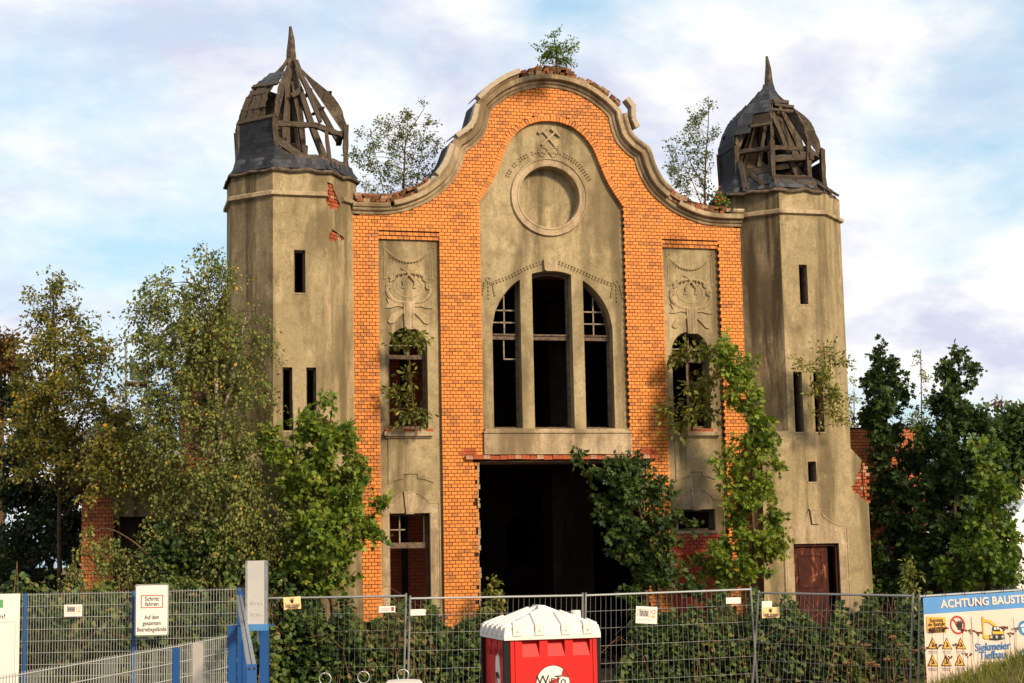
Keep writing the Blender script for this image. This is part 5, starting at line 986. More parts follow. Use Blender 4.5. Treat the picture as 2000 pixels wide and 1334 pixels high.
# brambles: one mass nobody could count
def thicket(name, label, tops, y0, y1, n_, mat, leaf, cane, ground=None, dens_pow=1.0):
    us = np.array([t_[0] for t_ in tops], float); vs = np.array([t_[1] for t_ in tops], float); P = []; Tn = []
    xq = nrg.uniform(us[0], us[-1], n_); yq = nrg.uniform(0, 1, n_)
    for u, w in zip(xq, yq):
        y = y0 + (y1 - y0) * w; v = np.interp(u, us, vs) + 16 * math.sin(u * .11) + 14 * math.sin(u * .047 + 2) + 14 * math.sin(w * 9 + u * .05) - 8; top = atY(u, v, y); g = gz(top[0], y); h = max(.12, top[2] - g - .25 * (w > .5) * 0); t_ = 1 - nrg.random() ** 1.6 * .98
        clump = .85 + .25 * math.sin(top[0] * 5.3 + y * 3) * math.cos(y * 6.1 - top[0] * 2); P.append((top[0], y, g + h * t_ * clump)); Tn.append(.47 + .18 * math.sin(top[0] * 2.1 + y) + .16 * math.sin(top[0] * 6.7 + 2 * y) + .1 * math.sin(top[0] * 17 + 5 * y))
    P = np.array(P); n3 = np.repeat(P, 3, 0); nrm0 = unit(np.array([.15, -.6, .75]) + nrg.normal(0, .45, P.shape)); a0 = unit(nrg.normal(0, 1, P.shape) + np.array([0, -.2, -.2])); an = np.repeat(a0, 3, 0); nn = np.repeat(nrm0, 3, 0); sd_ = np.cross(nn, an); k = np.tile(np.array([-1, 0, 1]), len(P))[:, None]; ax = unit(an + sd_ * k * 1.2); ps = n3 + ax * leaf * .15
    tn = np.clip(np.repeat(np.array(Tn) + nrg.normal(0, .26, len(P)), 3), 0, 1); Pm, F = leaf_arrays('round', ps, ax, nn, leaf * nrg.uniform(.65, 1.25, len(ps))); me = mesh_from(Pm, F, tn, mat, name); o = tag(link(name, me), label, 'brambles', None, 'stuff')
    cm = MB()
    for _ in range(cane):
        u = nrg.uniform(us[0], us[-1]); y = nrg.uniform(y0, y1); v = np.interp(u, us, vs); tp = atY(u, v, y); g = gz(tp[0], y); h = max(.3, (tp[2] - g)) * nrg.uniform(.7, 1.3); dx = nrg.normal(0, .7); dy = -abs(nrg.normal(0, .25))
        cm.tube([(tp[0], y, g), (tp[0] + dx * .25, y + dy * .3, g + h * .75), (tp[0] + dx * .6, y + dy * .7, g + h), (tp[0] + dx, y + dy, g + h * nrg.uniform(.5, .95))], [.007, .006, .005, .003], 4, rnd.random())
    c = cm.build('canes', 'stalk_dry', o); c['kind'] = 'stuff'; return o
thicket('bramble_thicket', 'bramble thicket along the foot of the facade left of the portal', [(515, 1180), (560, 1190), (620, 1185), (690, 1200), (715, 1245), (745, 1225), (770, 1195), (800, 1200), (850, 1235), (890, 1235), (930, 1210), (980, 1230), (1010, 1290)], -2.8, -.95, 15000, 'leaf_bramble', .085, 110)
thicket('bramble_thicket', 'bramble thicket between the portal and the red tower door', [(1205, 1300), (1235, 1240), (1270, 1205), (1340, 1200), (1420, 1190), (1500, 1185), (1540, 1200), (1600, 1225), (1640, 1215), (1700, 1195), (1760, 1185), (1800, 1190), (1830, 1200)], -3.3, -.95, 17000, 'leaf_bramble', .085, 130)
thicket('ivy_thicket', 'dark ivy and brambles behind the blue post fence', [(-30, 1150), (60, 1165), (160, 1170), (300, 1180), (420, 1180), (500, 1170), (540, 1190)], -3.4, -1.2, 9500, 'leaf_bramble', .09, 60)
G_W = 'weeds among the brambles'
for i, (u, v, D, k_) in enumerate(((610, 1225, 32.4, .8), (670, 1240, 32.0, 1), (560, 1265, 32.6, .9), (760, 1240, 32.6, 1), (830, 1260, 32.5, 1), (880, 1255, 33.0, .9), (905, 1225, 33.2, .7), (1320, 1235, 33.6, 1), (1390, 1250, 33.8, 1.1), (1455, 1215, 34, .8), (1530, 1235, 33.9, 1), (1600, 1262, 33.6, 1.1), (1690, 1225, 33.8, 1), (1745, 1240, 33.2, 1), (1660, 1280, 33.2, 1), (1250, 1275, 33.2, .7))):
    w_ = 34 * k_; plant('weed_clump', 'weed clump ' + ('under the left maple', 'right of the left tower foot', 'beside the blue gate posts', 'below the small tag with red print', 'right of the paired fence posts', 'left of the toilet cabin', 'at the left foot of the portal wall', 'below the crumpled notice', 'left of the plain tag by the crossing posts', 'at the crossing fence posts', 'left of the red door', 'in front of the red door', 'right of the red door', 'left of the banner post', 'low before the right tower base', 'beside the sandy path into the portal')[i], 'weed', TP(D, (u, v + 75), (u + 3, v + 20), (u, v)), PL(D, (u, v, w_ * .8, w_ * .55, 14), (u - w_ * .6, v + 22, w_ * .6, w_ * .5, 10), (u + w_ * .6, v + 20, w_ * .6, w_ * .5, 10), (u, v + 42, w_, w_ * .6, 14)), 'round' if i % 3 else 'oval', 'leaf_bramble' if i % 2 else 'leaf_ash', .085, .26, 9, .4, .4, 'stalk_dry', G_W, .008, .003, 0, .7, (.62 if i % 2 else .25, .22))
# grass bank and dry seed heads in front of the banner
gp = []
while len(gp) < 12000:
    x = nrg.uniform(1.6, 8.2); y = nrg.uniform(-13.6, -8.2)
    if math.exp(-(((x - 6.0) / 3.6) ** 2 + ((y + 11.2) / 2.6) ** 2)) > .22 + .2 * nrg.random(): gp.append((x, y, gz(x, y) - .02))
gp = np.array(gp); ax = unit(np.array([0, 0, 1.0]) + nrg.normal(0, .38, gp.shape)); nn = unit(nrg.normal(0, 1, gp.shape) + np.array([0, -.6, .1])); V0 = np.array([(0, .022, 0), (0, -.022, 0), (.5, -.015, .03), (.5, .015, .03), (1, 0, .16)]); F0 = [(0, 1, 2, 3), (3, 2, 4)]
az_ = unit(nn - ax * (nn * ax).sum(-1, keepdims=True)); ay_ = np.cross(az_, ax); sz = nrg.uniform(.12, .34, len(gp))[:, None, None]
Pm = gp[:, None, :] + sz * (V0[None, :, 0:1] * ax[:, None] + V0[None, :, 1:2] * ay_[:, None] + V0[None, :, 2:3] * az_[:, None])
tag(link('bank_grass', mesh_from(Pm, F0, np.clip(nrg.normal(.45, .25, len(gp)), 0, 1), 'leaf_grass', 'bank_grass')), 'rough grass on the bank in front of the banner', 'grass', None, 'stuff')
um = [(1690, 1262), (1742, 1246), (1760, 1262), (1700, 1296), (1732, 1290), (1770, 1290), (1820, 1232), (1842, 1228), (1830, 1262), (1880, 1232), (1896, 1234), (1868, 1262), (1852, 1286), (1806, 1268), (1910, 1238), (1960, 1228), (1984, 1230), (1972, 1240), (1712, 1302), (1654, 1298), (1784, 1272), (1890, 1280)]
UL = ['before the brambles, midway between red door and banner', 'tallest before the brambles left of the banner', 'just left of the last plain fence post', 'low before the brambles left of the fence joint', 'low between two taller ones left of the banner', 'low by the foot of the fence joint', 'at the lower edge of the yellow notice field',
 'between the yellow notice field and the red ring', 'between the upper and lower row of warning triangles at left', 'under the red prohibition ring, left one', 'beside the divider right of the red ring', 'between the second and third warning triangles', 'in front of the lower middle warning triangle', 'at the left edge of the banner', 'left of the printed excavator', 'right of the printed excavator', 'at the foot of the upper blue safety disc', 'right above the printed company name', 'lowest of those left of the banner', 'farthest left, below the red door', 'on the fence joint left of the banner', 'in front of the lower right warning triangle']
for i, (u, v) in enumerate(um):
    D = 27.6 + .9 * rnd.random() if u > 1795 else 28.6; p = at(u, v, D); g = gz(p[0], p[1]); z0 = min(g, p[2] - .35)
    lab = 'dried brown seed head ' + UL[i]
    r = thing('dry_seed_head', lab, 'seed head', (p[0] + rnd.uniform(-.06, .06), p[1], z0), 0, 'dried seed heads before the banner' if u > 1795 else 'dried seed heads before the brambles')
    b = np.array(r.location); q = p - b; MB().tube([(0, 0, 0), (q[0] * .3, 0, q[2] * .5), (q[0], q[1], q[2] - .05)], [.006, .005, .004], 4).build('stalk', 'stalk_dry', r)
    hm = MB(); k = rnd.choice((9, 12, 15)); W = rnd.uniform(.06, .11)
    for j in range(k):
        a = 6.283 * j / k * 2.4; W2 = W * rnd.uniform(.25, 1); e = q + np.array([W2 * math.cos(a), W2 * math.sin(a), rnd.uniform(.0, .03)]); hm.tube([q - np.array([0, 0, .05]), (q + e) / 2 + np.array([0, 0, -.012]), e], [.003, .003, .003], 3); hm.tube([e - np.array([0, 0, .01]), e + np.array([0, 0, .004]), e + np.array([0, 0, .016])], [.006, .02, .012], 5)
    hm.build('umbel', 'stalk_dry', r)
# ------------------------------------------------------------------ fences and signs
def wire_unit(name, mat, n=4):
    m = MB(); m.tube([(0, 0, -.5), (0, 0, .5)], 1.0, n); me = bpy.data.meshes.new(name); me.from_pydata(m.v, [], m.f); me.materials.append(MATS[mat]); return me
W_THIN = wire_unit('wire', 'wire'); W_BAR = wire_unit('bar', 'bar_paint'); W_TUBE = wire_unit('tube', 'galvanised', 10)
def rod(me, a, b, r, parent, name):
    a = Vector(a); b = Vector(b); d = b - a; x = d.orthogonal().normalized(); return link(name, me, parent, TRS((a + b) / 2, (x, d.normalized().cross(x), d), (r, r, d.length)))
def lerp(a, b, t_): return a + (b - a) * t_
G_F = 'mobile wire fence panels'
def fence_panel(label, tl, tr, bl, br, D0, D1, wires=True, H=2.0):
    A = at(*tl, D0); B = at(*tr, D1); Ab = at(*bl, D0); Bb = at(*br, D1)
    Ab = A + (Ab - A) * (H / max(.1, (A - Ab)[2])); Bb = B + (Bb - B) * (H / max(.1, (B - Bb)[2])); o = (Ab + Bb) / 2
    r = thing('wire_fence', label, 'fence', tuple(o), 0, G_F); L = lambda p: p - o; up = (A - Ab) / np.linalg.norm(A - Ab) * .05; upb = (B - Bb) / np.linalg.norm(B - Bb) * .05
    rod(W_TUBE, L(Ab), L(A + up), .021, r, 'post'); rod(W_TUBE, L(Bb), L(B + upb), .021, r, 'post'); rod(W_TUBE, L(A), L(B), .021, r, 'rail'); rod(W_TUBE, L(lerp(Ab, A, .04)), L(lerp(Bb, B, .04)), .021, r, 'rail')
    n_ = max(3, int(np.linalg.norm(B - A) / .105)); back = np.array([0, .02, 0])
    for i in range(1, n_): t_ = i / n_; rod(W_THIN, L(lerp(Ab, Bb, t_) + back), L(lerp(A, B, t_) + back + np.array([0, 0, .03])), .0031 if wires else .002, r, 'wire')
    for h in (.17, .34, .51, .68, .845): rod(W_THIN, L(lerp(Ab, A, h) + back), L(lerp(Bb, B, h) + back), .0036 if wires else .0024, r, 'cross_wire')
    for q in (Ab, Bb):
        g = gz(q[0], q[1]); MB().box((-.12, -.35, 0), (.12, .35, .14)).build('foot', 'cement', r).location = tuple(np.array([q[0], q[1], max(g, q[2] - .12)]) - o)
    return r, A, B
fence_panel('wire fence panel next to the blue gate posts', (500, 1169), (793, 1164), (500, 1330), (789, 1325), 31.2, 31.0, False)
fence_panel('wire fence panel behind the red toilet cabin', (801, 1169), (1138, 1163), (797, 1325), (1137, 1330), 30.8, 31.6)
fence_panel('wire fence panel spanning the right half of the portal', (1144, 1163), (1466, 1151), (1142, 1330), (1479, 1334), 31.6, 32.6)
fence_panel('wire fence panel in front of the red tower door', (1482, 1158), (1783, 1164), (1470, 1334), (1778, 1334), 32.6, 29.9)
fpB, BA, BB = fence_panel('wire fence panel carrying the building site banner', (1796, 1165), (2125, 1144), (1794, 1334), (2125, 1334), 29.6, 30.4)

def board(name, label, cat, u0, v0, u1, v1, D, mat, xd=None, thick=.012, tilt=0.0, group=None, plate='plate', round_=0.0, edge=None):
    """flat sign at its real place; returns root, width, height (local x right, z up, front at y=-thick)"""
    x = Vector(xd if xd is not None else (math.cos(R(-10)), math.sin(R(-10)), 0)); x.z = 0; x.normalize(); rz = math.atan2(x.y, x.x) 
    w = (u1 - u0) * D / FPX / max(.5, abs(x.dot(Vector(CR)))); h = (v1 - v0) * D / FPX; c = at((u0 + u1) / 2, v1, D); r = thing(name, label, cat, tuple(c), rz, group); r.rotation_euler = (0, tilt, rz)
    def rr(w_, h_, k, z0=0):
        if k <= 0: return [(-w_ / 2, z0), (w_ / 2, z0), (w_ / 2, z0 + h_), (-w_ / 2, z0 + h_)]
        o = []
        for cx, cz, a in ((w_ / 2 - k, z0 + k, -90), (w_ / 2 - k, z0 + h_ - k, 0), (-w_ / 2 + k, z0 + h_ - k, 90), (-w_ / 2 + k, z0 + k, 180)): o += arc(cx, cz, k, a, a + 90, 4)
        return o
    MB().prism([rr(w, h, round_)], -thick, 0).build(plate, mat, r)
    if edge: MB().prism([rr(w * .985, h * .99, round_ * .95, h * .005), rr(w * .945, h * .963, round_ * .8, h * .0185)], -thick - .002, -thick + .001).build('border', edge, r)
    return r, w, h, -thick - .002
def T(x, y, z, rot=0): return Matrix.Translation((x, y, z)) @ Matrix.Rotation(rot, 4, 'Y')
DF = (math.cos(R(-8)), math.sin(R(-8)), 0)
def no_entry(label, u0, v0, u1, v1, D, tilt):
    r, w, h, y = board('warning_sign', label, 'sign', u0, v0, u1, v1, D, 'sign_cream', DF, .006, tilt, 'yellow no entry signs')
    hand(r, 0, y, h * .70, h * .42, 'ink'); text('Zutritt verboten!', .1, r, T(0, y, h * .32), 'ink', fit=w * .86); text('Lebensgefahr', .1, r, T(0, y, h * .13), 'ink', fit=w * .68)
def hand(root, cx, y, cz, s, mat):
    """open raised hand pictogram"""
    m = MB(); m.prism([[(cx - .22 * s, cz - .5 * s), (cx + .2 * s, cz - .5 * s), (cx + .28 * s, cz - .1 * s), (cx + .26 * s, cz + .12 * s), (cx - .26 * s, cz + .12 * s), (cx - .3 * s, cz - .1 * s)]], y - .001, y + .001)
    for k, (dx, L, a) in enumerate(((-.2, .34, -.12), (-.07, .42, -.04), (.07, .42, .05), (.2, .34, .14))):
        x0 = cx + dx * s; z0 = cz + .08 * s; wv = .055 * s; m.prism([[(x0 - wv, z0), (x0 + wv, z0), (x0 + wv * .8 + a * s, z0 + L * s), (x0 - wv * .8 + a * s, z0 + L * s)]], y - .001, y + .001)
    m.prism([[(cx - .26 * s, cz - .3 * s), (cx - .2 * s, cz - .05 * s), (cx - .46 * s, cz + .18 * s), (cx - .52 * s, cz + .1 * s)][::-1]], y - .001, y + .001); return m.build('pictogram', mat, root)
no_entry('yellow no entry sign on the panel next to the blue gate', 555, 1166, 588, 1190, 30.5, R(-3)); no_entry('yellow no entry sign on the panel in front of the red door', 1488, 1186, 1523, 1207, 32.2, 0)
def label_plate(label, u0, v0, u1, v1, D, red=False):
    r, w, h, y = board('fence_tag', label, 'sign', u0, v0, u1, v1, D, 'sign_white', DF, .006, 0, 'small white fence tags')
    if red:
        for k in range(2): MB().box((-w * .38, y, h * (.55 - .25 * k)), (w * .15, y + .001, h * (.62 - .25 * k))).build('print_line', 'ink_red', r)
        MB().box((w * .25, y, h * .2), (w * .42, y + .001, h * .85)).build('print_block', 'ink_red', r)
label_plate('small white tag with red print left of the paired fence posts', 740, 1184, 772, 1196, 30.8, True); label_plate('plain white tag right of the paired fence posts', 802, 1190, 831, 1202, 30.6)
label_plate('plain white tag left of the crossing fence posts', 1418, 1167, 1447, 1179, 32.2); label_plate('plain white tag above the yellow sign by the red door', 1488, 1174, 1508, 1186, 32.25)
def paper(label, u0, v0, u1, v1, D, tilt=0):
    r, w, h, y = board('notice', label, 'sign', u0, v0, u1, v1, D, 'sign_white', DF, .004, tilt, 'paper notices')
    MB().prism([[(-w * .42, h * .42), (w * .18, h * .42), (w * .18, h * .82), (-w * .42, h * .82)], [(-w * .405, h * .44), (w * .165, h * .44), (w * .165, h * .80), (-w * .405, h * .80)]], y, y + .001).build('frame', 'ink_red', r)
    text('Betreten', .1, r, T(-w * .12, y, h * .70), 'ink', fit=w * .42); text('verboten', .1, r, T(-w * .12, y, h * .54), 'ink', fit=w * .42)
    MB().prism([arc(w * .32, h * .70, h * .12, 0, 360, 16)[:-1], arc(w * .32, h * .70, h * .085, 0, 360, 16)[:-1]], y, y + .001).build('prohibition_ring', 'ink_red', r); MB().prism([[(w * .22, h * .36), (w * .42, h * .36), (w * .32, h * .56)]], y, y + .001).build('warning_triangle', 'sign_orange', r)
    MB().box((-w * .42, y, h * .2), (w * .2, y + .001, h * .24)).build('print_line', 'sign_grey', r)
paper('crumpled paper notice on the fence right of the portal', 1241, 1185, 1283, 1218, 31.5, R(4)); paper('pink paper notice on the blue post fence', 126, 1181, 160, 1204, 28.2)

# banner
bd = Vector(BB - BA); bd.z = 0; bl_ = bd.length; bx = bd.normalized(); o = BA + np.array([0, -.06, -1.88]); ban = thing('site_banner', 'white and blue building site banner tied to the fence at right', 'banner', tuple(o), math.atan2(bx.y, bx.x)); slope = (BB - BA)[2] / bl_
def wav(x, z): return -.02 + .006 * math.sin(x * 4.3 + z * 2) + .003 * math.sin(x * 9.1 - z * 5)
def cloth(name, mat, x0, x1, z0, z1, dy=0.0):
    m = MB(); nx_ = 60; nz_ = 8; m.add([(x0 + (x1 - x0) * i / nx_, wav(x0 + (x1 - x0) * i / nx_, z0 + (z1 - z0) * j / nz_) + dy, z0 + (z1 - z0) * j / nz_ + slope * (x0 + (x1 - x0) * i / nx_)) for j in range(nz_ + 1) for i in range(nx_ + 1)], [(j * (nx_ + 1) + i, j * (nx_ + 1) + i + 1, (j + 1) * (nx_ + 1) + i + 1, (j + 1) * (nx_ + 1) + i) for j in range(nz_) for i in range(nx_)]); return m.build(name, mat, ban, True)
HB = 1.86; cloth('cloth', 'banner_white', .02, bl_, 0.16, HB - .30); cloth('blue_band', 'banner_blue', .02, bl_, HB - .30, HB); cloth('blue_band', 'banner_blue', .02, bl_, -.02, .16)
px = bl_ / 329.0 * .945
def BM(u, v, dy=-.031): x = (u - 1796) * px; z = HB - (v - (1166 - .0638 * (u - 1796))) * px * 1.0; return Matrix.Translation((x, dy, z)) @ Matrix.Rotation(-slope, 4, 'Y')
text('ACHTUNG BAUSTELLE!', .2, ban, BM(1833, 1177), 'banner_white', 'LEFT', bold=.006, fit=208 * px)
text('Siekmeier', .2, ban, BM(1933, 1250), 'ink_blue', bold=.003, shear=.1, fit=74 * px); text('Tiefbau', .2, ban, BM(1932, 1265.5), 'ink_blue', bold=.003, shear=.1, fit=54 * px)
def bpoly(name, mat, pts, dy=0.0, holes=()):
    return MB().prism([[((u - 1796) * px, HB - (v - (1166 - .0638 * (u - 1796))) * px) for u, v in l] for l in ([pts] + list(holes))], -.033 + dy, -.029 + dy).build(name, mat, ban)
def brect(u0, v0, u1, v1): return [(u0, v0), (u1, v0), (u1, v1), (u0, v1)]
bpoly('notice_field', 'sign_orange', brect(1803, 1200, 1841, 1228))
for i, s_ in enumerate(('Betreten', 'der Baustelle', 'verboten!')): text(s_, .1, ban, BM(1822, 1206 + 7 * i, -.037), 'ink', fit=(26, 34, 24)[i] * px)
text('Eltern haften für ihre Kinder', .1, ban, BM(1822, 1225, -.037), 'ink', fit=33 * px)
circ2 = lambda u, v, r_: [(u + r_ * math.cos(R(a)), v + r_ * 1.1 * math.sin(R(a))) for a in range(0, 360, 15)]
bpoly('prohibition_ring', 'ink_red', circ2(1864.5, 1213, 15.5), 0, [circ2(1864.5, 1213, 12.3)]); bpoly('prohibition_bar', 'ink_red', [(1854, 1204), (1856.5, 1201.5), (1875, 1222), (1872.5, 1224.5)], .001)
m4 = BM(1869, 1213, 0).translation; hand(ban, m4.x, -.037, m4.z, 17 * px, 'ink')
for u, v in ((1893.5, 1197), (1978.5, 1195)): bpoly('divider', 'sign_grey', brect(u, v, u + 1.2, v + 82))
for r_, (uu, vv_) in enumerate(((1813, 1258), (1841, 1257.5), (1869, 1256.5), (1811, 1289), (1838, 1288), (1865, 1286.5))):
    bpoly('warning_triangle', 'ink', [(uu - 10.5, vv_), (uu + 10.5, vv_), (uu, vv_ - 21)]); bpoly('warning_triangle', 'sign_orange', [(uu - 8.6, vv_ - 1.2), (uu + 8.6, vv_ - 1.2), (uu, vv_ - 18.6)], -.003)
    bpoly('pictogram', 'ink', [(uu - 3.5, vv_ - 3), (uu + 4, vv_ - 5), (uu + 1.5, vv_ - 9), (uu + .5, vv_ - 13), (uu - 1.5, vv_ - 12), (uu - .5, vv_ - 8)], -.006)
    for q, (w_, d_) in enumerate(((9, 3), (8, 6))): bpoly('print_line', 'sign_grey', brect(uu - w_, vv_ + d_, uu + w_, vv_ + d_ + 1.3))
# printed excavator
ex = [('digger_yellow', [(1915, 1196), (1917.5, 1194.5), (1919, 1202), (1917, 1222), (1919, 1226), (1915.5, 1228), (1914.5, 1212)]), ('digger_yellow', [(1917, 1200), (1931, 1202), (1942, 1209), (1943, 1214), (1938, 1212), (1929, 1207), (1918, 1205)]), ('digger_yellow', [(1915, 1228), (1928, 1229), (1927, 1236), (1919, 1237), (1915, 1234)]), ('digger_yellow', [(1934, 1222), (1958, 1220), (1958, 1226), (1935, 1227)]), ('ink', [(1936, 1213), (1949, 1213), (1950, 1222), (1935.5, 1222)]), ('sign_white', [(1938, 1214.5), (1942, 1214.5), (1942, 1219), (1937.5, 1219)]), ('sign_white', [(1943.5, 1214.5), (1948, 1214.5), (1948, 1218), (1943.5, 1218)]), ('ink', [(1927, 1229), (1958, 1227), (1958, 1235), (1945, 1237.5), (1928, 1237)])]
for i, (mt, pts) in enumerate(ex): bpoly('excavator_print', mt, pts[::-1], -.001 * i)
for u in (1931, 1942, 1954): bpoly('excavator_print', 'sign_grey', circ2(u, 1232.5 - (u - 1931) * .05, 2.6), -.010)
for v in (1214, 1265):
    bpoly('safety_disc', 'ink_blue', circ2(2000, v, 12.5)); bpoly('pictogram', 'sign_white', [(1993, v - 5), (2000, v - 9), (2008, v - 5), (2009, v - 3), (1992, v - 2)], -.003); bpoly('pictogram', 'sign_white', [(1994, v), (2006, v), (2004, v + 8), (1996, v + 8)], -.003)
bpoly('print_line', 'sign_grey', brect(1905, 1277.5, 2090, 1278.3)); text('Absperrung bitte nicht entfernen', .1, ban, BM(1938, 1283), 'ink', fit=62 * px)
for i in range(9): x = .08 + i * .39; MB().tube([(x, -.02, HB - .01 + slope * x), (x, .02, HB + .10 + slope * x), (x + .01, .06, HB + .06 + slope * x)], .007, 5).build('cable_tie', 'ink', ban)

# blue post mat fence at left
G_M = 'rod mat fence bays'
def mat_fence(name, label, P0, P1, H, post0, post1, posts=True, wr=.0045, group=G_M, pitch=.05, plate=None, drop=.0):
    """P0, P1: top corners; vertical bars every 50 mm with paired horizontal rods"""
    P0 = np.array(P0); P1 = np.array(P1); o = (P0 + P1) / 2 - np.array([0, 0, H]); r = thing(name, label, 'fence', tuple(o), 0, group); n_ = int(np.linalg.norm((P1 - P0)[:2]) / pitch); L = lambda p: p - o
    for i in range(n_ + 1): p = lerp(P0, P1, i / n_); rod(W_BAR, L(p - np.array([0, 0, H])), L(p + np.array([0, 0, .03])), wr, r, 'bar')
    h = 0.0
    while h < H:
        for dy in (-.009, .009): rod(W_BAR, L(P0 - np.array([0, -dy, h])), L(P1 - np.array([0, -dy, h])), wr * 1.1, r, 'cross_bar')
        h += .2
    for p, on in ((P0, post0), (P1, post1)):
        if on: MB().box((-.03, -.02, -H), (.03, .04, .03)).build('post', 'blue_paint', r).location = tuple(L(p)); MB().box((-.033, -.023, .03), (.033, .043, .045)).build('post_cap', 'black_plastic', r).location = tuple(L(p))
    return r
pts = [at(-165, 1165, 28.6), at(50, 1162, 28.6), at(262, 1157, 28.3), at(468, 1151, 28.0)]
mat_fence('mat_fence', 'leftmost rod mat fence bay behind the white board', pts[0], pts[1], 2.35, True, True); mat_fence('mat_fence', 'rod mat fence bay with the pink paper notice', pts[1], pts[2], 2.35, False, True); mat_fence('mat_fence', 'rod mat fence bay right of the walking pace sign', pts[2], pts[3], 2.35, False, True)
r, w, h, y = board('speed_sign', 'white walking pace sign with black border on the blue post fence', 'sign', 264.5, 1142, 328.5, 1242, 27.9, 'sign_white', DF, .02, 0, None, 'plate', .03, 'ink')
MB().prism([[(-w * .33, h * .54), (w * .33, h * .54), (w * .33, h * .79), (-w * .33, h * .79)], [(-w * .305, h * .556), (w * .305, h * .556), (w * .305, h * .774), (-w * .305, h * .774)]], y, y + .001).build('red_frame', 'ink_red', r)
for s_, zz, ft in (('Schritt', .715, .42), ('fahren', .615, .40), ('Auf dem', .36, .44), ('gesamten', .245, .54), ('Betriebsgelände', .125, .87)): text(s_, .1, r, T(0, y, h * zz), 'ink', fit=w * ft, bold=.001)
r, w, h, y = board('notice_board', 'large cream notice board cut off by the left edge', 'sign', -120, 1163, 33.5, 1345, 27.8, 'sign_white', DF, .012)
text('betreten!', .1, r, T(w / 2 - 27 * 27.8 / FPX, y, h - 44 * 27.8 / FPX), 'ink', 'RIGHT', fit=60 * 27.8 / FPX); MB().box((-w * .4, y, h - 27 * 27.8 / FPX), (w / 2 - 32 * 27.8 / FPX, y + .001, h - 11 * 27.8 / FPX)).build('logo_block', 'green_logo', r)
MB().box((-w * .45, y, h - 55.5 * 27.8 / FPX), (w / 2 - 8 * 27.8 / FPX, y + .001, h - 54.5 * 27.8 / FPX)).box((w / 2 - 8.6 * 27.8 / FPX, y, 0), (w / 2 - 7.8 * 27.8 / FPX, y + .001, h - 54.8 * 27.8 / FPX)).build('print_line', 'sign_grey', r)
# gate
g0 = at(-70, 1337, 17.2); g1 = at(344, 1263, 20.7); g2 = at(446, 1243, 21.9)
mat_fence('gate_wing', 'near rod mat gate wing crossing the lower left corner', g0, g1, 1.7, False, False, wr=.0055, group='gate wings'); mat_fence('gate_wing', 'short rod mat gate wing ending at the blue gate post', g1, g2, 1.75, False, False, wr=.0055, group='gate wings')
gd = Vector(g2 - g1); gd.normalize(); c_ = at(382.5, 1334, 21.1); gp_ = thing('gate_plate', 'plain grey sheet tied to the short gate wing', 'plate', tuple(c_), math.atan2(gd.y, gd.x)); hp_ = (at(382.5, 1256, 21.1) - c_)[2]
MB().box((-.13, -.03, -.4), (.13, -.024, hp_)).build('sheet', 'sign_grey', gp_); MB().box((-.10, -.024, hp_ - .08), (.10, .02, hp_ - .07)).build('clip', 'galvanised', gp_)
def post_box(name, label, u0, u1, v, D, zt=None, cat='post', deep=.14, group=None, mat='blue_paint'):
    c = at((u0 + u1) / 2, v, D); w = (u1 - u0) * D / FPX; g = gz(c[0], c[1]); r = thing(name, label, cat, (c[0], c[1], g), R(-13), group); h = c[2] - g
    MB().box((-w / 2, 0, 0), (w / 2, deep, h)).build('shaft', mat, r); MB().box((-w / 2 - .004, -.004, h), (w / 2 + .004, deep + .004, h + .012)).build('cap', mat, r); MB().box((-w * .8, -.06, 0), (w * .8, deep + .06, .015)).build('base_plate', 'galvanised', r); return r, h, w
post_box('gate_post', 'short blue post between the two rod mat gate wings', 337, 349, 1268, 20.6, deep=.08)
gp1, hh, ww = post_box('gate_post', 'wide dark blue gate post at the end of the rod mat wings', 445, 460, 1226, 21.9); MB().tube([(ww * .1, .06, hh), (ww * .1, .06, hh + .05)], .016, 6).build('bolt', 'galvanised', gp1)
MB().box((-ww / 2, .02, hh + .012), (.56, .10, hh + .03)).build('bridge_bar', 'blue_paint', gp1)
for dx in (.18, .36): MB().tube([(dx, .06, hh - .20), (dx, .06, hh + .01)], .032, 10).build('guide_roller', 'galvanised', gp1)
post_box('gate_post', 'bright blue gate post under the tall white sign', 507, 523.5, 1226, 21.9); post_box('gate_post', 'far blue gate post at the end of the mat fence', 464, 475, 1156, 27.4, deep=.1)
rc = at(493, 1240, 20.8); rk = thing('rack_housing', 'ribbed blue gate housing behind the sliding rail', 'gate', (*at(472, 1248, 23.0)[:2], gz(*at(472, 1248, 23.0)[:2])), R(-13)); hz_ = at(472, 1248, 23.0)[2] - gz(*at(472, 1248, 23.0)[:2])
for k in range(3): MB().box((-.05 + k * .07, 0, 0), (.0 + k * .07, .08, hz_)).build('channel', 'blue_paint', rk)
ra = at(491.5, 1297, 16.8); rb = at(467, 1162, 27.2); bm = thing('sliding_rail', 'galvanised double rail of the sliding gate with blue end plate', 'gate', tuple(ra)); dvec = Vector(rb - ra); ln = dvec.length; dx_ = dvec.normalized(); xx_ = dx_.cross(Vector((0, 0, 1))).normalized(); zz_ = xx_.cross(dx_); Mr = TRS((0, 0, 0), (xx_, dx_, zz_), (1, 1, 1))
MB().box((-.046, 0, -.06), (-.006, ln, .0), None, Mr).build('rail', 'galvanised', bm); MB().box((.006, 0, -.06), (.046, ln, .0), None, Mr).build('rail', 'galvanised', bm); MB().box((-.006, .01, -.09), (.006, ln, -.01), None, Mr).build('web', 'blue_paint', bm)
MB().box((-.05, -.02, -1.6), (.05, .0, .0), None, Matrix.Identity(4)).build('end_plate', 'blue_paint', bm)
for e in (-.026, .026): MB().tube([(e, -.028, -.045), (e, -.018, -.045)], .013, 10).build('hole', 'ink', bm)
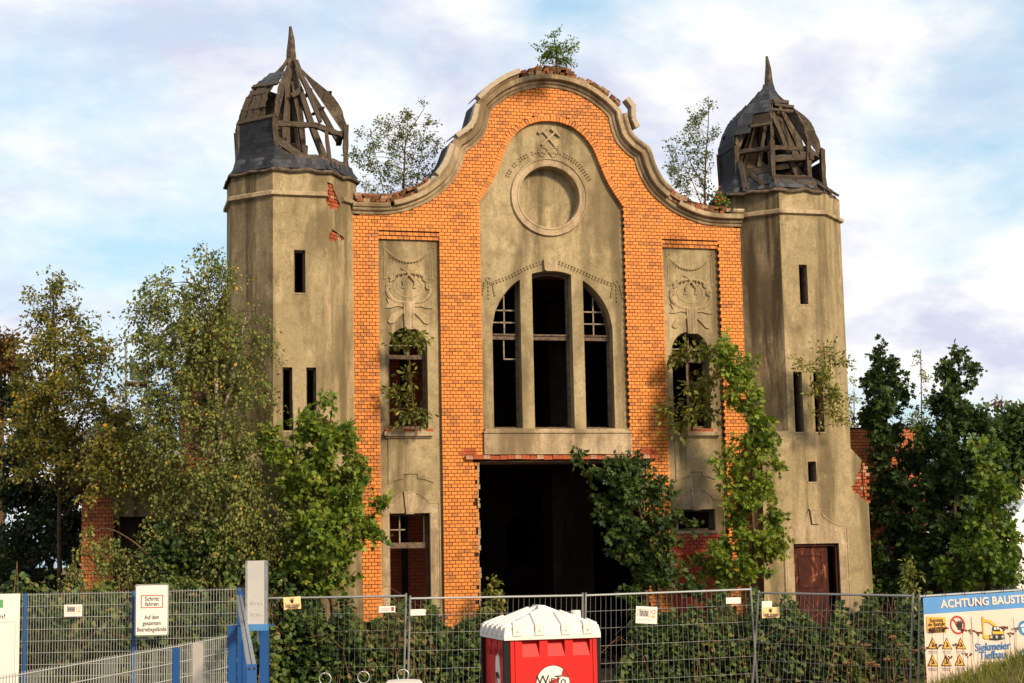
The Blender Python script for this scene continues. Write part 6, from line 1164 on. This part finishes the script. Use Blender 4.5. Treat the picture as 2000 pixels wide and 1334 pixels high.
r, w, h, y = board('upright_sign', 'tall white sheet sign seen from behind above the blue gate post', 'sign', 481, 1096, 523, 1224, 21.7, 'sheet_pale', (math.cos(R(-22)), math.sin(R(-22)), 0), .02)
MB().box((-w / 2 - .005, -.035, 0), (-w / 2 + .022, .02, h)).build('flange', 'galvanised', r); MB().box((w / 2 - .022, -.035, 0), (w / 2 + .005, .02, h)).build('flange', 'galvanised', r); MB().box((-w / 2, -.06, -.05), (w / 2 + .01, .03, .035)).build('bracket', 'blue_pale', r)
for s_, zz, ft in (('Vorsicht', .37, .62), ('Schrank', .20, .62)): text(s_, .1, r, T(0, y - .001, h * zz) @ Matrix.Scale(-1, 4, (1, 0, 0)), 'sign_emboss', fit=w * ft, depth=.003)
# rings and white crate at the lower edge
for lab, u, v in (('leftmost steel ring at the lower edge before the brambles', 635, 1326), ('middle steel ring at the lower edge before the brambles', 710, 1323), ('right steel ring under the paired fence posts', 787, 1319)):
    c = at(u, v, 24.0); g = gz(c[0], c[1]); r = thing('steel_ring', lab, 'ring', (c[0], c[1], g), R(-12), 'steel rings on rods'); z0 = c[2] - g
    MB().tube([(.085 * math.sin(R(a)), 0, z0 + .085 * math.cos(R(a))) for a in range(0, 361, 15)], .009, 8).build('ring', 'galvanised', r, True); MB().tube([(0, 0, 0), (0, 0, z0 - .09)], .01, 8).build('rod', 'galvanised', r, True); MB().box((-.14, -.14, 0), (.14, .14, .06)).build('foot', 'cement', r)
c = at(786, 1331, 22.5); g = gz(c[0], c[1]); r = thing('plastic_crate', 'white plastic crate top just visible at the lower edge', 'crate', (c[0], c[1], g), R(-14)); z0 = c[2] - g
MB().box((-.24, 0, 0), (.24, .4, z0 - .05)).build('tub', 'toilet_white', r); MB().prism([[(-.26, z0 - .05), (.26, z0 - .05), (.22, z0 - .01), (.1, z0), (-.1, z0), (-.22, z0 - .01)]], -.02, .42).build('lid', 'toilet_white', r)

# ------------------------------------------------------------------ toilet cabin
c = at(1078, 1247, 19.3); gz_ = gz(c[0], c[1]); EZ = c[2] - gz_
wc = thing('toilet_cabin', 'red portable toilet cabin with white ribbed roof before the portal', 'toilet cabin', (c[0], c[1], gz_), R(0)); HW = .556; DP = 1.12
fr = [[(-HW + .04, .05), (HW - .04, .05), (HW - .04, EZ), (-HW + .04, EZ)]]; vents = [(-.335, -.115), (-.005, .215), (.325, .50)]; vents = [(-.365, -.155), (-.055, .155), (.255, .465)]
body = MB().prism(fr + [[(a, EZ - .205), (b, EZ - .205), (b, EZ - .01), (a, EZ - .01)] for a, b in vents], .0, .05); body.box((-HW + .01, .04, .05), (-HW + .05, DP - .03, EZ)).box((HW - .05, .04, .05), (HW - .01, DP - .03, EZ)).box((-HW + .04, DP - .06, .05), (HW - .04, DP - .02, EZ)); body.build('cabin_body', 'toilet_red', wc)
for a, b in vents:
    v = MB(); v.add([(a, .0, EZ - .205), (b, .0, EZ - .205), (b - .0, .075, EZ - .01), (a, .075, EZ - .01), (a, .09, EZ - .205), (b, .09, EZ - .205), (b, .09, EZ), (a, .09, EZ)], [(0, 1, 2, 3), (4, 7, 6, 5)]); v.build('vent_hood', 'toilet_red', wc)
for a, b in ((-HW + .045, -.47), (-.455, -.415), (.50, .545)): MB().box((a, -.012, .05), (b, .0, EZ)).build('rib', 'toilet_red', wc)
for x in (-1, 1): MB().box((x * HW - .035, -.008, .03), (x * HW + .035, .05, EZ)).build('corner_post', 'black_plastic', wc); MB().box((x * HW - .035, DP - .06, .03), (x * HW + .035, DP, EZ)).build('corner_post', 'black_plastic', wc)
for k in range(3): v = MB(); y0 = .17 + k * .29; v.add([(-HW + .012, y0, EZ - .2), (-HW + .012, y0 + .2, EZ - .2), (-HW + .0, y0 + .2, EZ - .02), (-HW, y0, EZ - .02)], [(0, 3, 2, 1)]); v.add([(-HW - .005, y0, EZ - .2), (-HW - .005, y0 + .2, EZ - .2), (-HW + .02, y0 + .2, EZ - .01), (-HW + .02, y0, EZ - .01)], [(0, 1, 2, 3), (0, 3, 2, 1)]); v.build('vent_hood', 'toilet_red', wc)
MB().box((-HW - .03, -.03, 0), (HW + .03, DP + .03, .05)).build('skid', 'black_plastic', wc)
RW = HW + .035; Y0, Y1 = -.04, DP + .04; z0, z1, z2 = EZ - .005, EZ + .045, EZ + .145; AP = [(0.02, .46, EZ + .355), (.02, .74, EZ + .37)]
rv = [(-RW, Y0, z0), (RW, Y0, z0), (RW, Y1, z0), (-RW, Y1, z0), (-RW, Y0, z1), (RW, Y0, z1), (RW, Y1, z1), (-RW, Y1, z1), (-RW + .02, Y0 + .02, z2), (RW - .02, Y0 + .02, z2), (RW - .02, Y1 - .02, z2), (-RW + .02, Y1 - .02, z2)] + AP
rm = MB(); rm.add(rv, [(0, 1, 5, 4), (1, 2, 6, 5), (2, 3, 7, 6), (3, 0, 4, 7), (4, 5, 9, 8), (5, 6, 10, 9), (6, 7, 11, 10), (7, 4, 8, 11), (8, 9, 12), (10, 11, 13), (11, 8, 12, 13), (9, 10, 13, 12), (3, 2, 1, 0)]); roof = rm.build('roof', 'toilet_white', wc)
def slope_rib(p0, p1, side, w0, w1, h):
    p0 = Vector(p0); p1 = Vector(p1); s_ = Vector(side); d = (p1 - p0).normalized(); nv = s_.cross(d).normalized()
    if nv.z < 0: nv = -nv
    v = [p0 - s_ * w0 / 2, p0 + s_ * w0 / 2, p1 + s_ * w1 / 2, p1 - s_ * w1 / 2]; v2 = [p + nv * h for p in (p0 - s_ * w0 * .4, p0 + s_ * w0 * .4, p1 + s_ * w1 * .4, p1 - s_ * w1 * .4)]
    m = MB(); m.add(v + v2, [(4, 5, 6, 7), (0, 1, 5, 4), (1, 2, 6, 5), (2, 3, 7, 6), (3, 0, 4, 7)]); return m.build('rib', 'toilet_white', roof)
def front_z(y): t_ = (y - Y0 - .02) / (.46 - Y0 - .02); return z2 + (EZ + .355 - z2) * t_
for x, t_ in ((-.43, .22), (-.16, .66), (.16, .66), (.43, .20)):
    ye = Y0 + .02 + (.44 - Y0) * t_; slope_rib((x, Y0 + .02, z2), (x * (1 - .1 * t_), ye, front_z(ye)), (1, 0, 0), .115, .09, .022); MB().box((x - .055, Y0 - .012, z1), (x + .055, Y0 + .03, z2 + .01)).build('rib', 'toilet_white', roof); MB().tube([(x, Y0 - .022, z1 + .05), (x, Y0 - .008, z1 + .05)], .010, 8).build('screw', 'galvanised', roof)
for yy, t_ in ((.10, .25), (.33, .7), (.56, .93), (.79, .85), (1.0, .4)):
    xe = -RW + .02 + (RW) * t_; zz = z2 + (EZ + .36 - z2) * t_; slope_rib((-RW + .02, yy, z2), (xe, yy + (.6 - yy) * .1, zz), (0, 1, 0), .10, .08, .025); MB().box((-RW - .012, yy - .05, z1), (-RW + .03, yy + .05, z2 + .01)).build('rib', 'toilet_white', roof)
    slope_rib((RW - .02, yy, z2), (-xe + .04, yy + (.6 - yy) * .1, zz), (0, 1, 0), .10, .08, .025)
MB().box((-.03, .46, EZ + .34), (.06, .74, EZ + .372)).build('ridge_cap', 'toilet_white', roof); MB().tube([(.43, .42, z2), (.43, .42, z2 + .155), (.43, .42, z2 + .16)], [.062, .060, .05], 14).build('vent_pipe', 'toilet_white', roof, False)
lz = EZ - .515
logo = MB().prism([arc(.0, lz, .205, 0, 360, 40)[:-1]], -.006, .0).build('logo_disc', 'sign_white', wc); MB().prism([arc(0, lz, .207, 0, 360, 40)[:-1], arc(0, lz, .201, 0, 360, 40)[:-1]], -.008, .0).build('logo_ring', 'ink', logo)
MB().prism([[(.19, lz + .055), (.10, lz + .075), (.115, lz + .13), (.128, lz + .16), (.16, lz + .128), (.185, lz + .09)][::-1]], -.008, -.005).build('logo_swoosh', 'swoosh', logo); MB().prism([[(.10, lz + .06), (.02, lz + .05), (-.045, lz + .015), (-.06, lz - .02), (-.02, lz - .19), (.05, lz - .19), (.03, lz - .02), (.06, lz + .02)]], -.008, -.005).build('logo_swoosh', 'swoosh', logo)
for s_, x, sz, zz in (('W', -.125, .15, .035), ('i', -.045, .10, .018), ('E', -.005, .10, .018), ('T', .062, .14, .03), ('o', .125, .13, .02)): text(s_, sz, logo, T(x, -.0095, lz + zz), 'ink', depth=.001, bold=.001)
dv = MB(); sd2 = lambda y, z: (-HW - .003, y, EZ + z)
pts_ = [(.40, -.20), (.47, -.17), (.53, -.19), (.56, -.26), (.57, -.38), (.56, -.52), (.62, -.60), (.65, -.72), (.66, -1.1), (.40, -1.1), (.42, -.72), (.38, -.62), (.35, -.5), (.36, -.36)]
dv.prism([[(-y, EZ + z) for y, z in pts_]], 0, .003, None, Matrix.Translation((-HW + .008, 0, 0)) @ Matrix.Rotation(R(-90), 4, 'Z')); dv.build('side_decal', 'sign_white', wc)
text('WiETo', .1, wc, Matrix.Translation((-HW + .004, .46, EZ - .44)) @ Matrix.Rotation(R(-90), 4, 'Z'), 'ink', fit=.17); MB().prism([[(-.42, EZ - .62), (-.39, EZ - .62), (-.52, EZ - .46), (-.55, EZ - .48)]], 0, .002, None, Matrix.Translation((-HW + .003, 0, 0)) @ Matrix.Rotation(R(-90), 4, 'Z')).build('decal_swoosh', 'swoosh', wc)

# ------------------------------------------------------------------ scaffold, house, van
c = at(268, 1000, 46); sc = thing('scaffold', 'steel scaffold bay with green net rising behind the birches', 'scaffold', tuple(c)); Ls = lambda u, v, dy=0: at(u, v, 46) - c + np.array([0, dy, 0])
for u in (247, 289):
    for dy in (0, .9): rod(W_TUBE, Ls(u, 1060, dy), Ls(u, 664, dy), .024, sc, 'post')
rod(W_TUBE, Ls(245, 669), Ls(292, 667), .024, sc, 'rail'); rod(W_TUBE, Ls(262, 748), Ls(288, 770), .02, sc, 'brace'); rod(W_TUBE, Ls(257, 752), Ls(247, 762), .02, sc, 'brace')
q = Ls(268, 747); MB().box((q[0] - .34, q[1] - .05, q[2] - .03), (q[0] + .34, q[1] + .95, q[2] + .03)).build('platform', 'old_wood', sc)
nm = MB(); nm.add([Ls(253, 742, .05), Ls(270, 744, .08), Ls(285, 743, .04), Ls(284, 716, .05), Ls(274, 728, .1), Ls(262, 700, .06), Ls(254, 690, .05)], [(0, 1, 4, 5, 6), (1, 2, 3, 4)]); nm.build('safety_net', 'net_green', sc)
hp = at(2003, 1010, 72); ho = thing('white_house', 'white house gable glimpsed through the leaves at the right edge', 'house', (hp[0], hp[1], -.5)); zt = at(2000, 938, 72)[2] + .5
MB().box((-.75, 0, 0), (8, 7, zt)).build('wall', 'house_white', ho); MB().prism([[(-1.0, zt), (8.4, zt), (8.4, zt + .25), (-1.0, zt + .2)]], -.3, 7.3).build('roof', 'roof_tile', ho); MB().box((-3.2, -.2, 1.6), (-.75, 5, 2.2)).box((-3.1, 0, 0), (-.75, 4.8, 1.7)).build('garage', 'glass_dark', ho); MB().box((1.2, -.02, 1.2), (2.4, .05, 2.6)).build('window', 'glass_dark', ho)
vp = at(2003, 1082, 55); va = thing('parked_van', 'white van glimpsed through the maple leaves at the right edge', 'van', (vp[0], vp[1], vp[2] - .3)); 
MB().prism([[(-1.0, .35), (3.6, .35), (3.6, 2.1), (.2, 2.15), (-.35, 1.55), (-1.0, 1.3)]], 0, 1.9).build('body', 'van_white', va); MB().prism([[(-.1, 1.35), (.35, 1.9), (3.2, 1.88), (3.2, 1.35)]], -.012, .01).build('side_window', 'glass_dark', va)
for x in (-.45, 2.7): MB().tube([(x, -.02, .32), (x, .2, .32)], .33, 16).build('wheel', 'black_plastic', va)
MB().box((-.3, -.014, .75), (3.4, .0, .8)).build('trim_strip', 'ink_red', va)
